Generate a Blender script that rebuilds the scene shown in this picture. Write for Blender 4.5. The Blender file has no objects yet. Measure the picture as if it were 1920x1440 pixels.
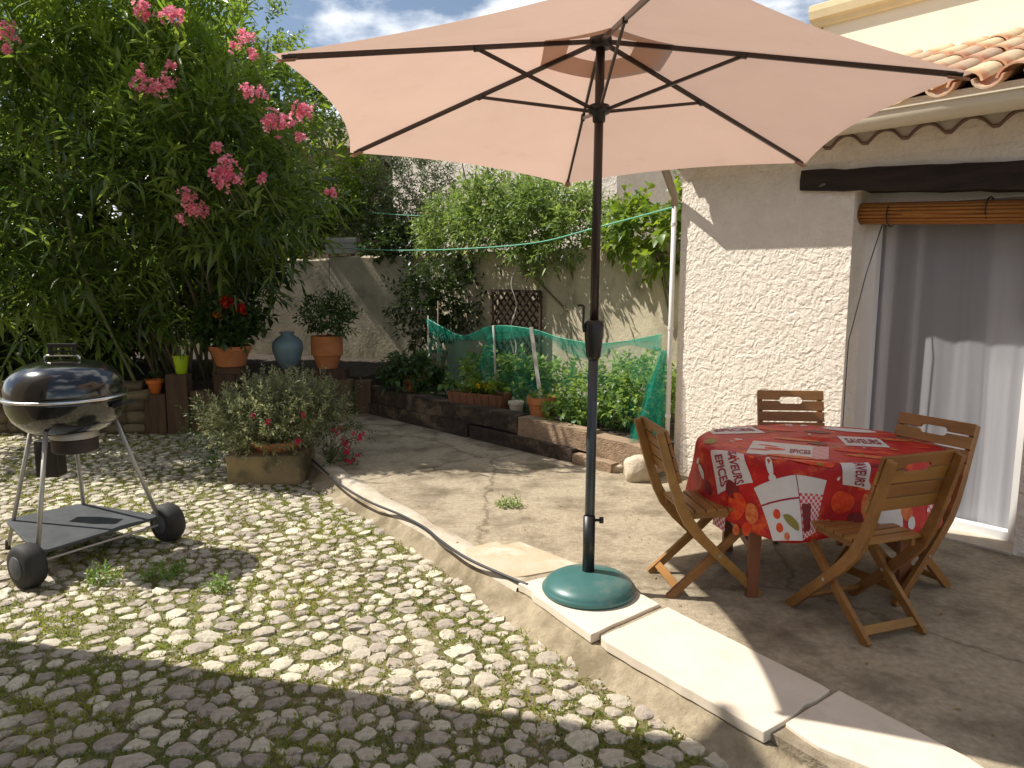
import bpy, bmesh, math, random
import numpy as np
from mathutils import Vector, Matrix, noise as mnoise
R = math.radians
rng = np.random.default_rng(7)
random.seed(7)
scene = bpy.context.scene
col = scene.collection

# ------------------------------------------------------------------ camera
cam_d = bpy.data.cameras.new('camera'); cam = bpy.data.objects.new('camera', cam_d); col.objects.link(cam)
cam_d.sensor_width = 36.0; cam_d.lens = 26.42; cam_d.clip_start = 0.05; cam_d.clip_end = 1500
cam.matrix_world = Matrix.Translation((0, 0, 1.55)) @ Matrix.Rotation(R(90 - 8.03), 4, 'X') @ Matrix.Rotation(R(0.13), 4, 'Z')
scene.camera = cam
# ------------------------------------------------------------------ light
SUN = Vector((-0.785, 0.20, 1.0)).normalized()
sun_el = math.asin(SUN.z); sun_az = math.atan2(SUN.x, SUN.y)
world = bpy.data.worlds.new('World'); scene.world = world; world.use_nodes = True
nt = world.node_tree; nt.nodes.clear()
wo = nt.nodes.new('ShaderNodeOutputWorld'); bg = nt.nodes.new('ShaderNodeBackground')
sky = nt.nodes.new('ShaderNodeTexSky'); sky.sky_type = 'NISHITA'; sky.sun_disc = False
sky.sun_elevation = sun_el; sky.sun_rotation = sun_az
sky.air_density = 1.0; sky.dust_density = 0.4; sky.ozone_density = 1.0
tc = nt.nodes.new('ShaderNodeTexCoord'); mp = nt.nodes.new('ShaderNodeMapping'); mp.inputs['Scale'].default_value = (1, 1, 2.2)
mp.inputs['Location'].default_value = (4.60, 2.2, 1.7)
cn = nt.nodes.new('ShaderNodeTexNoise'); cn.inputs['Scale'].default_value = 2.3; cn.inputs['Detail'].default_value = 9; cn.inputs['Roughness'].default_value = 0.55
cr = nt.nodes.new('ShaderNodeValToRGB'); cr.color_ramp.elements[0].position = 0.53; cr.color_ramp.elements[1].position = 0.60; cr.color_ramp.elements[0].color = (0.05, 0.05, 0.05, 1)
mx = nt.nodes.new('ShaderNodeMix'); mx.data_type = 'RGBA'; mx.inputs[7].default_value = (12.5, 12.8, 13.2, 1)
nt.links.new(tc.outputs['Generated'], mp.inputs[0]); nt.links.new(mp.outputs[0], cn.inputs['Vector']); nt.links.new(cn.outputs[0], cr.inputs[0])
nt.links.new(cr.outputs[0], mx.inputs[0]); nt.links.new(sky.outputs[0], mx.inputs[6]); nt.links.new(mx.outputs[2], bg.inputs[0])
nt.links.new(bg.outputs[0], wo.inputs[0]); bg.inputs[1].default_value = 0.076
sl = bpy.data.lights.new('sun', 'SUN'); sl.energy = 5.0; sl.angle = R(0.5); sl.color = (1.0, 0.95, 0.87)
so = bpy.data.objects.new('sun', sl); col.objects.link(so); so.rotation_euler = SUN.to_track_quat('Z', 'Y').to_euler()
vs = scene.view_settings; vs.view_transform = 'Standard'; vs.look = 'None'; vs.gamma = 1.0; vs.use_curve_mapping = False
vs.exposure = 0.42

# ------------------------------------------------------------------ materials
MATS = {}
def pm(name, c1, c2=None, sc=6.0, rough=0.75, bump=0.0, bsc=40.0, bdist=0.01, c3=None, c3sc=1.3, c3pos=(0.5, 0.62), metal=0.0,
       spec=0.35, rnd=0.0, orand=0.0, trans=0.0, stretch=None, coat=0.0, voro=0.0, ramp=(0.35, 0.65), crack=0.0):
    m = bpy.data.materials.new(name); m.use_nodes = True; t = m.node_tree; N = t.nodes; L = t.links
    b = N['Principled BSDF']; out = N['Material Output']
    b.inputs['Roughness'].default_value = rough; b.inputs['Metallic'].default_value = metal
    b.inputs['Specular IOR Level'].default_value = spec; b.inputs['Coat Weight'].default_value = coat
    if coat: b.inputs['Coat Roughness'].default_value = 0.05
    co = N.new('ShaderNodeTexCoord'); src = co.outputs['Object']
    if stretch:
        mpn = N.new('ShaderNodeMapping'); mpn.inputs['Scale'].default_value = stretch; L.new(src, mpn.inputs[0]); src = mpn.outputs[0]
    def noise(scale, detail=6, r=0.6):
        n = N.new('ShaderNodeTexNoise'); n.inputs['Scale'].default_value = scale; n.inputs['Detail'].default_value = detail; n.inputs['Roughness'].default_value = r
        L.new(src, n.inputs['Vector']); return n.outputs[0]
    if c2 is None: c2 = tuple(x * 0.8 for x in c1)
    rp = N.new('ShaderNodeValToRGB'); e = rp.color_ramp.elements
    e[0].position, e[1].position = ramp; e[0].color = (*c1, 1); e[1].color = (*c2, 1)
    L.new(noise(sc), rp.inputs[0]); c = rp.outputs[0]
    if c3:
        rp2 = N.new('ShaderNodeValToRGB'); rp2.color_ramp.elements[0].position, rp2.color_ramp.elements[1].position = c3pos
        L.new(noise(c3sc, 8, 0.65), rp2.inputs[0])
        mxn = N.new('ShaderNodeMix'); mxn.data_type = 'RGBA'; mxn.inputs[7].default_value = (*c3, 1)
        L.new(rp2.outputs[0], mxn.inputs[0]); L.new(c, mxn.inputs[6]); c = mxn.outputs[2]
    if crack:
        nz = N.new('ShaderNodeTexNoise'); nz.inputs['Scale'].default_value = 3.0; nz.inputs['Detail'].default_value = 8; nz.inputs['Roughness'].default_value = 0.7; L.new(src, nz.inputs['Vector'])
        ad = N.new('ShaderNodeMix'); ad.data_type = 'RGBA'; ad.inputs[0].default_value = 0.22; L.new(src, ad.inputs[6]); L.new(nz.outputs[1], ad.inputs[7])
        v = N.new('ShaderNodeTexVoronoi'); v.feature = 'DISTANCE_TO_EDGE'; v.inputs['Scale'].default_value = crack; L.new(ad.outputs[2], v.inputs['Vector'])
        rc = N.new('ShaderNodeValToRGB'); rc.color_ramp.elements[0].position = 0.0; rc.color_ramp.elements[1].position = 0.010; rc.color_ramp.elements[0].color = (0.56, 0.54, 0.50, 1); L.new(v.outputs['Distance'], rc.inputs[0])
        mc = N.new('ShaderNodeMix'); mc.data_type = 'RGBA'; mc.blend_type = 'MULTIPLY'; mc.inputs[0].default_value = 1.0; L.new(c, mc.inputs[6]); L.new(rc.outputs[0], mc.inputs[7]); c = mc.outputs[2]
    for amount, kind in ((rnd, 'a'), (orand, 'o')):
        if amount:
            if kind == 'a':
                a = N.new('ShaderNodeAttribute'); a.attribute_name = 'rnd'; s = a.outputs['Fac']
            else:
                a = N.new('ShaderNodeObjectInfo'); s = a.outputs['Random']
            mr = N.new('ShaderNodeMapRange'); mr.inputs[3].default_value = 1 - amount; mr.inputs[4].default_value = 1 + amount; L.new(s, mr.inputs[0])
            hs = N.new('ShaderNodeHueSaturation'); L.new(mr.outputs[0], hs.inputs['Value']); L.new(c, hs.inputs['Color'])
            m2 = N.new('ShaderNodeMapRange'); m2.inputs[3].default_value = 0.5 - 0.05 * amount; m2.inputs[4].default_value = 0.5 + 0.07 * amount; L.new(s, m2.inputs[0]); L.new(m2.outputs[0], hs.inputs['Hue'])
            c = hs.outputs[0]
    L.new(c, b.inputs['Base Color'])
    if bump:
        bn = N.new('ShaderNodeBump'); bn.inputs['Strength'].default_value = bump; bn.inputs['Distance'].default_value = bdist
        h = noise(bsc, 8, 0.62)
        if voro:
            v = N.new('ShaderNodeTexVoronoi'); v.feature = 'SMOOTH_F1'; v.inputs['Scale'].default_value = voro
            nz = N.new('ShaderNodeTexNoise'); nz.inputs['Scale'].default_value = voro * 0.35; nz.inputs['Detail'].default_value = 3; L.new(src, nz.inputs['Vector'])
            ad = N.new('ShaderNodeMix'); ad.data_type = 'RGBA'; ad.inputs[0].default_value = 0.14; L.new(src, ad.inputs[6]); L.new(nz.outputs[1], ad.inputs[7]); L.new(ad.outputs[2], v.inputs['Vector'])
            mm = N.new('ShaderNodeMath'); mm.operation = 'MULTIPLY_ADD'; mm.inputs[1].default_value = 0.9; L.new(v.outputs['Distance'], mm.inputs[0]); L.new(h, mm.inputs[2]); h = mm.outputs[0]
        L.new(h, bn.inputs['Height']); L.new(bn.outputs[0], b.inputs['Normal'])
    if trans:
        tr = N.new('ShaderNodeBsdfTranslucent'); L.new(c, tr.inputs[0]); ms = N.new('ShaderNodeMixShader'); ms.inputs[0].default_value = trans
        L.new(b.outputs[0], ms.inputs[1]); L.new(tr.outputs[0], ms.inputs[2]); L.new(ms.outputs[0], out.inputs[0])
    MATS[name] = m; return m
def leafmat(name, dark, light, trans=0.4, rough=0.4, spec=0.5):
    m = bpy.data.materials.new(name); m.use_nodes = True; t = m.node_tree; N = t.nodes; L = t.links
    b = N['Principled BSDF']; b.inputs['Roughness'].default_value = rough; b.inputs['Specular IOR Level'].default_value = spec
    a = N.new('ShaderNodeAttribute'); a.attribute_name = 'rnd'
    rp = N.new('ShaderNodeValToRGB'); e = rp.color_ramp.elements; e[0].color = (*dark, 1); e[1].color = (*light, 1); e[0].position = 0.1
    L.new(a.outputs['Fac'], rp.inputs[0]); L.new(rp.outputs[0], b.inputs['Base Color'])
    tr = N.new('ShaderNodeBsdfTranslucent'); g = N.new('ShaderNodeHueSaturation'); g.inputs['Value'].default_value = 1.7; g.inputs['Saturation'].default_value = 1.1; g.inputs['Hue'].default_value = 0.485
    L.new(rp.outputs[0], g.inputs['Color']); L.new(g.outputs[0], tr.inputs[0])
    ms = N.new('ShaderNodeMixShader'); ms.inputs[0].default_value = trans
    L.new(b.outputs[0], ms.inputs[1]); L.new(tr.outputs[0], ms.inputs[2]); L.new(ms.outputs[0], N['Material Output'].inputs[0])
    MATS[name] = m; return m
def seethrough(name, colr, opacity, rough=0.8, trans=0.5):
    m = bpy.data.materials.new(name); m.use_nodes = True; t = m.node_tree; N = t.nodes; L = t.links
    d = N['Principled BSDF']; d.inputs['Base Color'].default_value = (*colr, 1); d.inputs['Roughness'].default_value = rough
    tl = N.new('ShaderNodeBsdfTranslucent'); tl.inputs[0].default_value = (*colr, 1)
    s1 = N.new('ShaderNodeMixShader'); s1.inputs[0].default_value = trans; L.new(d.outputs[0], s1.inputs[1]); L.new(tl.outputs[0], s1.inputs[2])
    tp = N.new('ShaderNodeBsdfTransparent'); s2 = N.new('ShaderNodeMixShader'); s2.inputs[0].default_value = opacity
    L.new(tp.outputs[0], s2.inputs[1]); L.new(s1.outputs[0], s2.inputs[2]); L.new(s2.outputs[0], N['Material Output'].inputs[0])
    MATS[name] = m; return m, s2

pm('earth', (0.12, 0.085, 0.055), (0.2, 0.15, 0.1), 4, 0.95, 0.6, 18, 0.03)
pm('yard_soil', (0.16, 0.13, 0.07), (0.27, 0.225, 0.13), 14, 0.95, 0.8, 45, 0.02, c3=(0.15, 0.155, 0.045), c3sc=1.1, c3pos=(0.45, 0.62))
pm('soil', (0.035, 0.026, 0.018), (0.075, 0.055, 0.04), 12, 0.95, 0.9, 35, 0.03)
pm('cobble', (0.40, 0.345, 0.26), (0.60, 0.54, 0.44), 22, 0.85, 0.8, 55, 0.012, c3=(0.24, 0.20, 0.135), c3sc=16, c3pos=(0.52, 0.68), rnd=0.28)
pm('concrete', (0.31, 0.25, 0.17), (0.43, 0.365, 0.26), 30, 0.9, 0.9, 90, 0.008, c3=(0.16, 0.125, 0.08), c3sc=2.3, c3pos=(0.46, 0.66), crack=0.6)
pm('kerb_mortar', (0.40, 0.33, 0.225), (0.29, 0.235, 0.155), 16, 0.9, 0.9, 40, 0.014, c3=(0.19, 0.15, 0.09), c3sc=3.4, c3pos=(0.45, 0.62))
pm('white_kerb', (0.56, 0.49, 0.39), (0.45, 0.385, 0.29), 8, 0.85, 0.4, 40, 0.006, c3=(0.36, 0.29, 0.2), c3sc=3, c3pos=(0.55, 0.7))
pm('slab_stone', (0.74, 0.65, 0.52), (0.68, 0.585, 0.46), 5, 0.75, 0.25, 80, 0.003, c3=(0.50, 0.41, 0.30), c3sc=3.2, c3pos=(0.56, 0.78), orand=0.05)
pm('tan_stone', (0.47, 0.36, 0.22), (0.54, 0.45, 0.33), 4, 0.85, 0.4, 40, 0.006, c3=(0.6, 0.53, 0.42), c3sc=3)
pm('stucco', (0.82, 0.745, 0.645), (0.745, 0.67, 0.57), 7, 0.92, 0.7, 30, 0.016, voro=33)
pm('garden_plaster', (0.60, 0.52, 0.37), (0.47, 0.41, 0.29), 3.2, 0.92, 0.6, 30, 0.012, c3=(0.24, 0.21, 0.145), c3sc=2.1, c3pos=(0.50, 0.68), stretch=(1, 1, 0.8))
pm('rubble', (0.27, 0.215, 0.14), (0.20, 0.16, 0.105), 8, 0.95, 0.9, 20, 0.03, orand=0.25)
pm('far_stucco', (0.72, 0.65, 0.56), (0.64, 0.57, 0.48), 6, 0.92, 0.9, 16, 0.04)
pm('cream_wall', (0.90, 0.83, 0.66), (0.87, 0.80, 0.62), 3, 0.9, 0.15, 60, 0.003)
pm('cornice', (0.80, 0.68, 0.42), (0.74, 0.62, 0.38), 5, 0.85, 0.15, 40, 0.004)
pm('ochre_wall', (0.62, 0.50, 0.36), (0.55, 0.44, 0.31), 3, 0.9, 0.5, 40, 0.01)
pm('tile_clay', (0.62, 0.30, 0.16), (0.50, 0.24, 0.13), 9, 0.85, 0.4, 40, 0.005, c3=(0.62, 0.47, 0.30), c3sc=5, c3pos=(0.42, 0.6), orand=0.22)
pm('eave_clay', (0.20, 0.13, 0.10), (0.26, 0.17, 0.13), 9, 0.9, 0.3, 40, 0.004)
pm('gutter_paint', (0.70, 0.62, 0.47), (0.66, 0.58, 0.43), 4, 0.45, 0, spec=0.5)
pm('pipe_white', (0.80, 0.78, 0.73), (0.74, 0.72, 0.67), 5, 0.4, 0, spec=0.5)
pm('pipe_brown', (0.36, 0.29, 0.21), (0.42, 0.34, 0.26), 5, 0.5)
pm('zinc', (0.42, 0.45, 0.5), (0.30, 0.33, 0.38), 6, 0.32, 0.1, 20, 0.004, metal=0.9)
pm('plaster_fill', (0.70, 0.64, 0.56), (0.64, 0.58, 0.5), 8, 0.9, 0.4, 50, 0.006)
pm('lintel_wood', (0.045, 0.028, 0.02), (0.022, 0.015, 0.012), 5, 0.8, 0.9, 16, 0.02, stretch=(0.5, 4, 4))
pm('sleeper_wood', (0.075, 0.052, 0.036), (0.032, 0.024, 0.019), 4, 0.9, 0.9, 14, 0.02, stretch=(0.4, 4, 4), c3=(0.28, 0.2, 0.13), c3sc=0.9, c3pos=(0.55, 0.75), orand=0.2)
pm('sleeper_sunlit', (0.40, 0.28, 0.18), (0.27, 0.19, 0.125), 4, 0.9, 0.9, 14, 0.02, stretch=(0.5, 4, 4))  # paler copy of the sleeper wood, sunlight put into the colour
pm('post_wood', (0.13, 0.08, 0.05), (0.075, 0.048, 0.032), 4, 0.9, 0.8, 14, 0.015, stretch=(4, 4, 0.4), orand=0.3)
pm('chair_wood', (0.32, 0.145, 0.036), (0.22, 0.097, 0.024), 3, 0.45, 0.12, 30, 0.003, stretch=(1, 5, 5), spec=0.45, orand=0.12)
pm('table_wood', (0.24, 0.085, 0.035), (0.17, 0.06, 0.025), 3, 0.5, 0.1, 30, 0.003, stretch=(4, 4, 0.6))
pm('pvc_white', (0.82, 0.82, 0.80), (0.79, 0.79, 0.77), 2, 0.3, 0, spec=0.5)
pm('room_wall', (0.42, 0.40, 0.40), (0.39, 0.37, 0.37), 2, 0.9)
pm('room_dark', (0.16, 0.15, 0.16), (0.13, 0.12, 0.13), 2, 0.6)
pm('steel', (0.55, 0.55, 0.57), (0.5, 0.5, 0.52), 4, 0.35, metal=0.9)
pm('bamboo', (0.42, 0.17, 0.035), (0.30, 0.115, 0.022), 30, 0.6, 0.2, 60, 0.003, stretch=(0.2, 3, 3))
pm('cord_black', (0.02, 0.018, 0.016), (0.03, 0.027, 0.024), 4, 0.6)
pm('canopy', (0.565, 0.39, 0.305), (0.535, 0.367, 0.286), 2.2, 0.9, 0.5, 5, 0.02, c3=(0.50, 0.34, 0.255), c3sc=4.5, c3pos=(0.60, 0.80), trans=0.55, spec=0.1)
pm('pole_brown', (0.030, 0.019, 0.015), (0.024, 0.015, 0.012), 3, 0.35, spec=0.5)
pm('pole_grey', (0.045, 0.055, 0.062), (0.035, 0.043, 0.05), 3, 0.35, spec=0.5)
pm('black_plastic', (0.012, 0.011, 0.011), (0.017, 0.016, 0.015), 4, 0.4, spec=0.5)
pm('base_green', (0.045, 0.135, 0.125), (0.055, 0.15, 0.14), 6, 0.38, 0.08, 50, 0.002, c3=(0.17, 0.2, 0.165), c3sc=6, c3pos=(0.52, 0.78), spec=0.45)
pm('enamel', (0.006, 0.006, 0.0065), (0.009, 0.009, 0.0095), 5, 0.16, 0, spec=0.6, coat=0.7)
pm('chrome', (0.72, 0.71, 0.69), (0.64, 0.63, 0.61), 9, 0.25, metal=1.0)
pm('alu', (0.42, 0.40, 0.36), (0.5, 0.48, 0.44), 7, 0.5, metal=0.6)
pm('ash_can', (0.06, 0.045, 0.04), (0.04, 0.03, 0.028), 7, 0.55, metal=0.3)
pm('shelf_grey', (0.085, 0.09, 0.095), (0.06, 0.064, 0.068), 9, 0.5, 0.1, 30, 0.003)
pm('tyre', (0.028, 0.027, 0.026), (0.045, 0.042, 0.038), 9, 0.7, 0.2, 30, 0.004)
pm('terracotta', (0.52, 0.20, 0.075), (0.42, 0.155, 0.06), 7, 0.85, 0.25, 40, 0.004, c3=(0.55, 0.36, 0.24), c3sc=4, c3pos=(0.6, 0.8))
pm('orange_pot', (0.62, 0.16, 0.03), (0.55, 0.14, 0.028), 5, 0.6)
pm('lime_plastic', (0.42, 0.60, 0.02), (0.38, 0.55, 0.02), 3, 0.4)
pm('brown_planter', (0.24, 0.10, 0.055), (0.17, 0.075, 0.04), 6, 0.7, 0.2, 20, 0.004)
pm('white_pot', (0.62, 0.57, 0.46), (0.55, 0.5, 0.4), 6, 0.7)
pm('blue_glaze', (0.16, 0.25, 0.29), (0.11, 0.18, 0.21), 5, 0.4, 0.1, 10, 0.004, spec=0.5)
pm('block_stone', (0.33, 0.25, 0.13), (0.22, 0.17, 0.095), 5, 0.95, 0.8, 22, 0.02, c3=(0.12, 0.11, 0.06), c3sc=4)
pm('pale_rock', (0.62, 0.54, 0.42), (0.45, 0.37, 0.26), 6, 0.95, 0.9, 18, 0.02)
pm('trellis_wood', (0.05, 0.028, 0.02), (0.07, 0.04, 0.028), 6, 0.8)
pm('stake_grey', (0.50, 0.46, 0.40), (0.40, 0.37, 0.32), 8, 0.8, 0.3, 20, 0.004)
pm('stake_brown', (0.28, 0.2, 0.13), (0.2, 0.14, 0.09), 8, 0.8)
pm('line_green', (0.16, 0.48, 0.30), (0.14, 0.42, 0.27), 4, 0.5)
pm('hose_dark', (0.05, 0.05, 0.052), (0.035, 0.035, 0.037), 4, 0.5)
pm('bark', (0.17, 0.125, 0.08), (0.10, 0.075, 0.05), 9, 0.9, 0.4, 20, 0.01)
pm('green_stem', (0.17, 0.18, 0.075), (0.13, 0.14, 0.06), 9, 0.7)
pm('petal_pink', (0.94, 0.42, 0.52), (0.86, 0.24, 0.36), 8, 0.6, trans=0.35, rnd=0.25)
pm('petal_red', (0.75, 0.02, 0.03), (0.6, 0.012, 0.02), 8, 0.6, trans=0.3, rnd=0.25)
pm('petal_orange', (0.75, 0.25, 0.04), (0.7, 0.2, 0.03), 8, 0.6, trans=0.3)
pm('petal_yellow', (0.8, 0.62, 0.03), (0.75, 0.5, 0.02), 8, 0.6, trans=0.3, rnd=0.2)
pm('petal_magenta', (0.62, 0.03, 0.12), (0.5, 0.02, 0.09), 8, 0.6, trans=0.3, rnd=0.2)
pm('print_white', (0.70, 0.66, 0.64), (0.66, 0.62, 0.60), 20, 0.55)
pm('print_text', (0.33, 0.015, 0.04), (0.30, 0.012, 0.035), 9, 0.55)
pm('print_tomato', (0.62, 0.035, 0.012), (0.75, 0.11, 0.02), 30, 0.5, ramp=(0.4, 0.7))
pm('print_orange', (0.68, 0.24, 0.07), (0.55, 0.06, 0.02), 45, 0.5)
pm('print_dark', (0.16, 0.015, 0.02), (0.22, 0.02, 0.02), 30, 0.5)
pm('print_green', (0.30, 0.24, 0.05), (0.22, 0.20, 0.04), 60, 0.55)
pm('cloth_red', (0.56, 0.016, 0.016), (0.36, 0.008, 0.012), 7, 0.5, 0.1, 200, 0.001, c3=(0.70, 0.10, 0.025), c3sc=11, c3pos=(0.52, 0.66))
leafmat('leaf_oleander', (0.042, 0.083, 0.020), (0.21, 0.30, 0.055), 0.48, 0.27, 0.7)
leafmat('leaf_young', (0.10, 0.19, 0.03), (0.22, 0.32, 0.05), 0.5, 0.4)
leafmat('leaf_hedge', (0.022, 0.042, 0.012), (0.06, 0.10, 0.022), 0.3, 0.4)
leafmat('leaf_bright', (0.09, 0.16, 0.025), (0.22, 0.30, 0.045), 0.45)
leafmat('leaf_olive', (0.075, 0.105, 0.05), (0.17, 0.20, 0.10), 0.3, 0.5)
leafmat('leaf_vine', (0.08, 0.14, 0.035), (0.27, 0.36, 0.10), 0.42)
leafmat('leaf_dark', (0.03, 0.065, 0.02), (0.08, 0.14, 0.035), 0.35)
leafmat('leaf_bed', (0.09, 0.17, 0.04), (0.26, 0.37, 0.09), 0.45)
leafmat('leaf_silver', (0.13, 0.155, 0.08), (0.37, 0.38, 0.20), 0.3, 0.6, 0.3)
leafmat('leaf_grass', (0.09, 0.14, 0.028), (0.30, 0.33, 0.07), 0.45, 0.6, 0.3)
leafmat('leaf_straw', (0.26, 0.18, 0.07), (0.36, 0.27, 0.11), 0.35, 0.7, 0.2)
seethrough('netting', (0.012, 0.38, 0.27), 0.34)
seethrough('netting_thin', (0.012, 0.38, 0.27), 0.21)
seethrough('sheer', (0.88, 0.88, 0.92), 0.60, 0.9, 0.55)
def glass():
    m = bpy.data.materials.new('glass'); m.use_nodes = True; N = m.node_tree.nodes; L = m.node_tree.links
    N.remove(N['Principled BSDF']); tp = N.new('ShaderNodeBsdfTransparent'); gl = N.new('ShaderNodeBsdfGlossy'); gl.inputs['Roughness'].default_value = 0.03
    fr = N.new('ShaderNodeFresnel'); fr.inputs[0].default_value = 1.4; ms = N.new('ShaderNodeMixShader')
    L.new(fr.outputs[0], ms.inputs[0]); L.new(tp.outputs[0], ms.inputs[1]); L.new(gl.outputs[0], ms.inputs[2]); L.new(ms.outputs[0], N['Material Output'].inputs[0]); MATS['glass'] = m
glass()
def gingham():
    m = bpy.data.materials.new('gingham'); m.use_nodes = True; N = m.node_tree.nodes; L = m.node_tree.links; b = N['Principled BSDF']; b.inputs['Roughness'].default_value = 0.55
    uv = N.new('ShaderNodeUVMap'); ch = N.new('ShaderNodeTexChecker'); ch.inputs['Scale'].default_value = 62; ch.inputs[1].default_value = (0.62, 0.06, 0.09, 1); ch.inputs[2].default_value = (0.68, 0.6, 0.58, 1)
    L.new(uv.outputs[0], ch.inputs[0]); L.new(ch.outputs[0], b.inputs['Base Color']); MATS['gingham'] = m
gingham()

# ------------------------------------------------------------------ helpers
def link(o, parent=None):
    col.objects.link(o)
    if parent is not None: o.parent = parent
    return o
def tag(o, label=None, cat=None, group=None, kind=None):
    if label: o['label'] = label
    if cat: o['category'] = cat
    if group: o['group'] = group
    if kind: o['kind'] = kind
    return o
def thing(name, label, cat, loc=(0, 0, 0), rz=0.0, group=None):
    o = bpy.data.objects.new(name, None); o.empty_display_size = 0.1
    col.objects.link(o); o.location = loc; o.rotation_euler = (0, 0, rz); return tag(o, label, cat, group)
class MB:
    def __init__(s): s.v = []; s.f = []
    def add(s, vs, fs):
        k = len(s.v); s.v += [tuple(x) for x in vs]; s.f += [tuple(i + k for i in f) for f in fs]; return s
    def box(s, x0, x1, y0, y1, z0, z1):
        return s.add([(x0, y0, z0), (x1, y0, z0), (x1, y1, z0), (x0, y1, z0), (x0, y0, z1), (x1, y0, z1), (x1, y1, z1), (x0, y1, z1)],
                     [(0, 3, 2, 1), (4, 5, 6, 7), (0, 1, 5, 4), (1, 2, 6, 5), (2, 3, 7, 6), (3, 0, 4, 7)])
    def bar(s, p, q, w, h, up=(0, 0, 1)):
        p = Vector(p); q = Vector(q); d = (q - p).normalized(); u = Vector(up); sd = d.cross(u).normalized(); u = sd.cross(d)
        vs = []
        for c in (p, q):
            for a, b in ((-1, -1), (1, -1), (1, 1), (-1, 1)): vs.append(c + sd * (a * w / 2) + u * (b * h / 2))
        return s.add(vs, [(0, 1, 2, 3), (7, 6, 5, 4), (0, 4, 5, 1), (1, 5, 6, 2), (2, 6, 7, 3), (3, 7, 4, 0)])
    def tube(s, path, r, seg=8, cap=True):
        path = [Vector(p) for p in path]; n = len(path); rs = r if isinstance(r, (list, tuple)) else [r] * n
        vs = []; ref = None
        for i, p in enumerate(path):
            d = (path[min(i + 1, n - 1)] - path[max(i - 1, 0)]).normalized()
            if ref is None: ref = Vector((0, 0, 1)) if abs(d.z) < 0.9 else Vector((1, 0, 0))
            a = (ref - d * ref.dot(d)).normalized(); b = d.cross(a); ref = a
            for k in range(seg):
                t = 2 * math.pi * k / seg; vs.append(p + (a * math.cos(t) + b * math.sin(t)) * rs[i])
        fs = [(i * seg + k, i * seg + (k + 1) % seg, (i + 1) * seg + (k + 1) % seg, (i + 1) * seg + k) for i in range(n - 1) for k in range(seg)]
        if cap: fs += [tuple(range(seg - 1, -1, -1)), tuple((n - 1) * seg + k for k in range(seg))]
        return s.add(vs, fs)
    def lathe(s, prof, seg=28, c=(0, 0, 0), closed=True):
        vs = []; n = len(prof)
        for r, z in prof:
            for k in range(seg):
                t = 2 * math.pi * k / seg; vs.append((c[0] + r * math.cos(t), c[1] + r * math.sin(t), c[2] + z))
        fs = [(i * seg + k, i * seg + (k + 1) % seg, (i + 1) * seg + (k + 1) % seg, (i + 1) * seg + k) for i in range(n - 1) for k in range(seg)]
        if closed: fs += [tuple(range(seg - 1, -1, -1)), tuple((n - 1) * seg + k for k in range(seg))]
        return s.add(vs, fs)
    def prism(s, pts, z0, z1):
        n = len(pts); vs = [(x, y, z0) for x, y in pts] + [(x, y, z1) for x, y in pts]
        return s.add(vs, [tuple(range(n - 1, -1, -1)), tuple(range(n, 2 * n))] + [(i, (i + 1) % n, n + (i + 1) % n, n + i) for i in range(n)])
    def grid(s, P):
        P = np.asarray(P); a, b = P.shape[:2]
        return s.add(P.reshape(-1, 3).tolist(), [(i * b + j, i * b + j + 1, (i + 1) * b + j + 1, (i + 1) * b + j) for i in range(a - 1) for j in range(b - 1)])
    def mesh(s, name, mat, smooth=False):
        me = bpy.data.meshes.new(name); me.from_pydata(s.v, [], s.f); me.materials.append(MATS[mat])
        if smooth: me.shade_smooth()
        return me
    def build(s, name, mat, parent=None, smooth=False, bevel=0.0, recalc=True, auto=None):
        me = s.mesh(name, mat, False)
        if recalc:
            b = bmesh.new(); b.from_mesh(me); bmesh.ops.recalc_face_normals(b, faces=b.faces)
            if bevel: bmesh.ops.bevel(b, geom=list(b.edges), offset=bevel, segments=2, affect='EDGES', profile=0.6)
            b.to_mesh(me); b.free()
        if smooth: me.shade_smooth()
        if auto: me.shade_smooth(); me.set_sharp_from_angle(angle=R(auto))
        return link(bpy.data.objects.new(name, me), parent)
def roughen(o, amp, scale, seed=0.0, cuts=0):
    me = o.data
    if cuts:
        b = bmesh.new(); b.from_mesh(me); bmesh.ops.subdivide_edges(b, edges=list(b.edges), cuts=cuts, use_grid_fill=True); b.to_mesh(me); b.free()
    for v in me.vertices:
        n = mnoise.noise_vector(v.co * scale + Vector((seed, seed * 1.7, seed * 0.3))); v.co += n * amp
    me.update(); return o
def raw_mesh(name, V, F, mat, parent=None, rnd=None, smooth=False):
    me = bpy.data.meshes.new(name); V = np.asarray(V, np.float32); F = np.asarray(F, np.int32)
    me.vertices.add(len(V)); me.vertices.foreach_set('co', V.ravel())
    k = F.shape[1]; me.loops.add(F.size); me.loops.foreach_set('vertex_index', F.ravel())
    me.polygons.add(len(F)); me.polygons.foreach_set('loop_start', np.arange(0, F.size, k, dtype=np.int32))
    if rnd is not None:
        a = me.attributes.new('rnd', 'FLOAT', 'POINT'); a.data.foreach_set('value', np.asarray(rnd, np.float32))
    me.update(calc_edges=True); me.validate(); me.materials.append(MATS[mat])
    if smooth: me.shade_smooth()
    return link(bpy.data.objects.new(name, me), parent)
def norm(a): return a / np.maximum(np.linalg.norm(a, axis=-1, keepdims=True), 1e-9)
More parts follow.
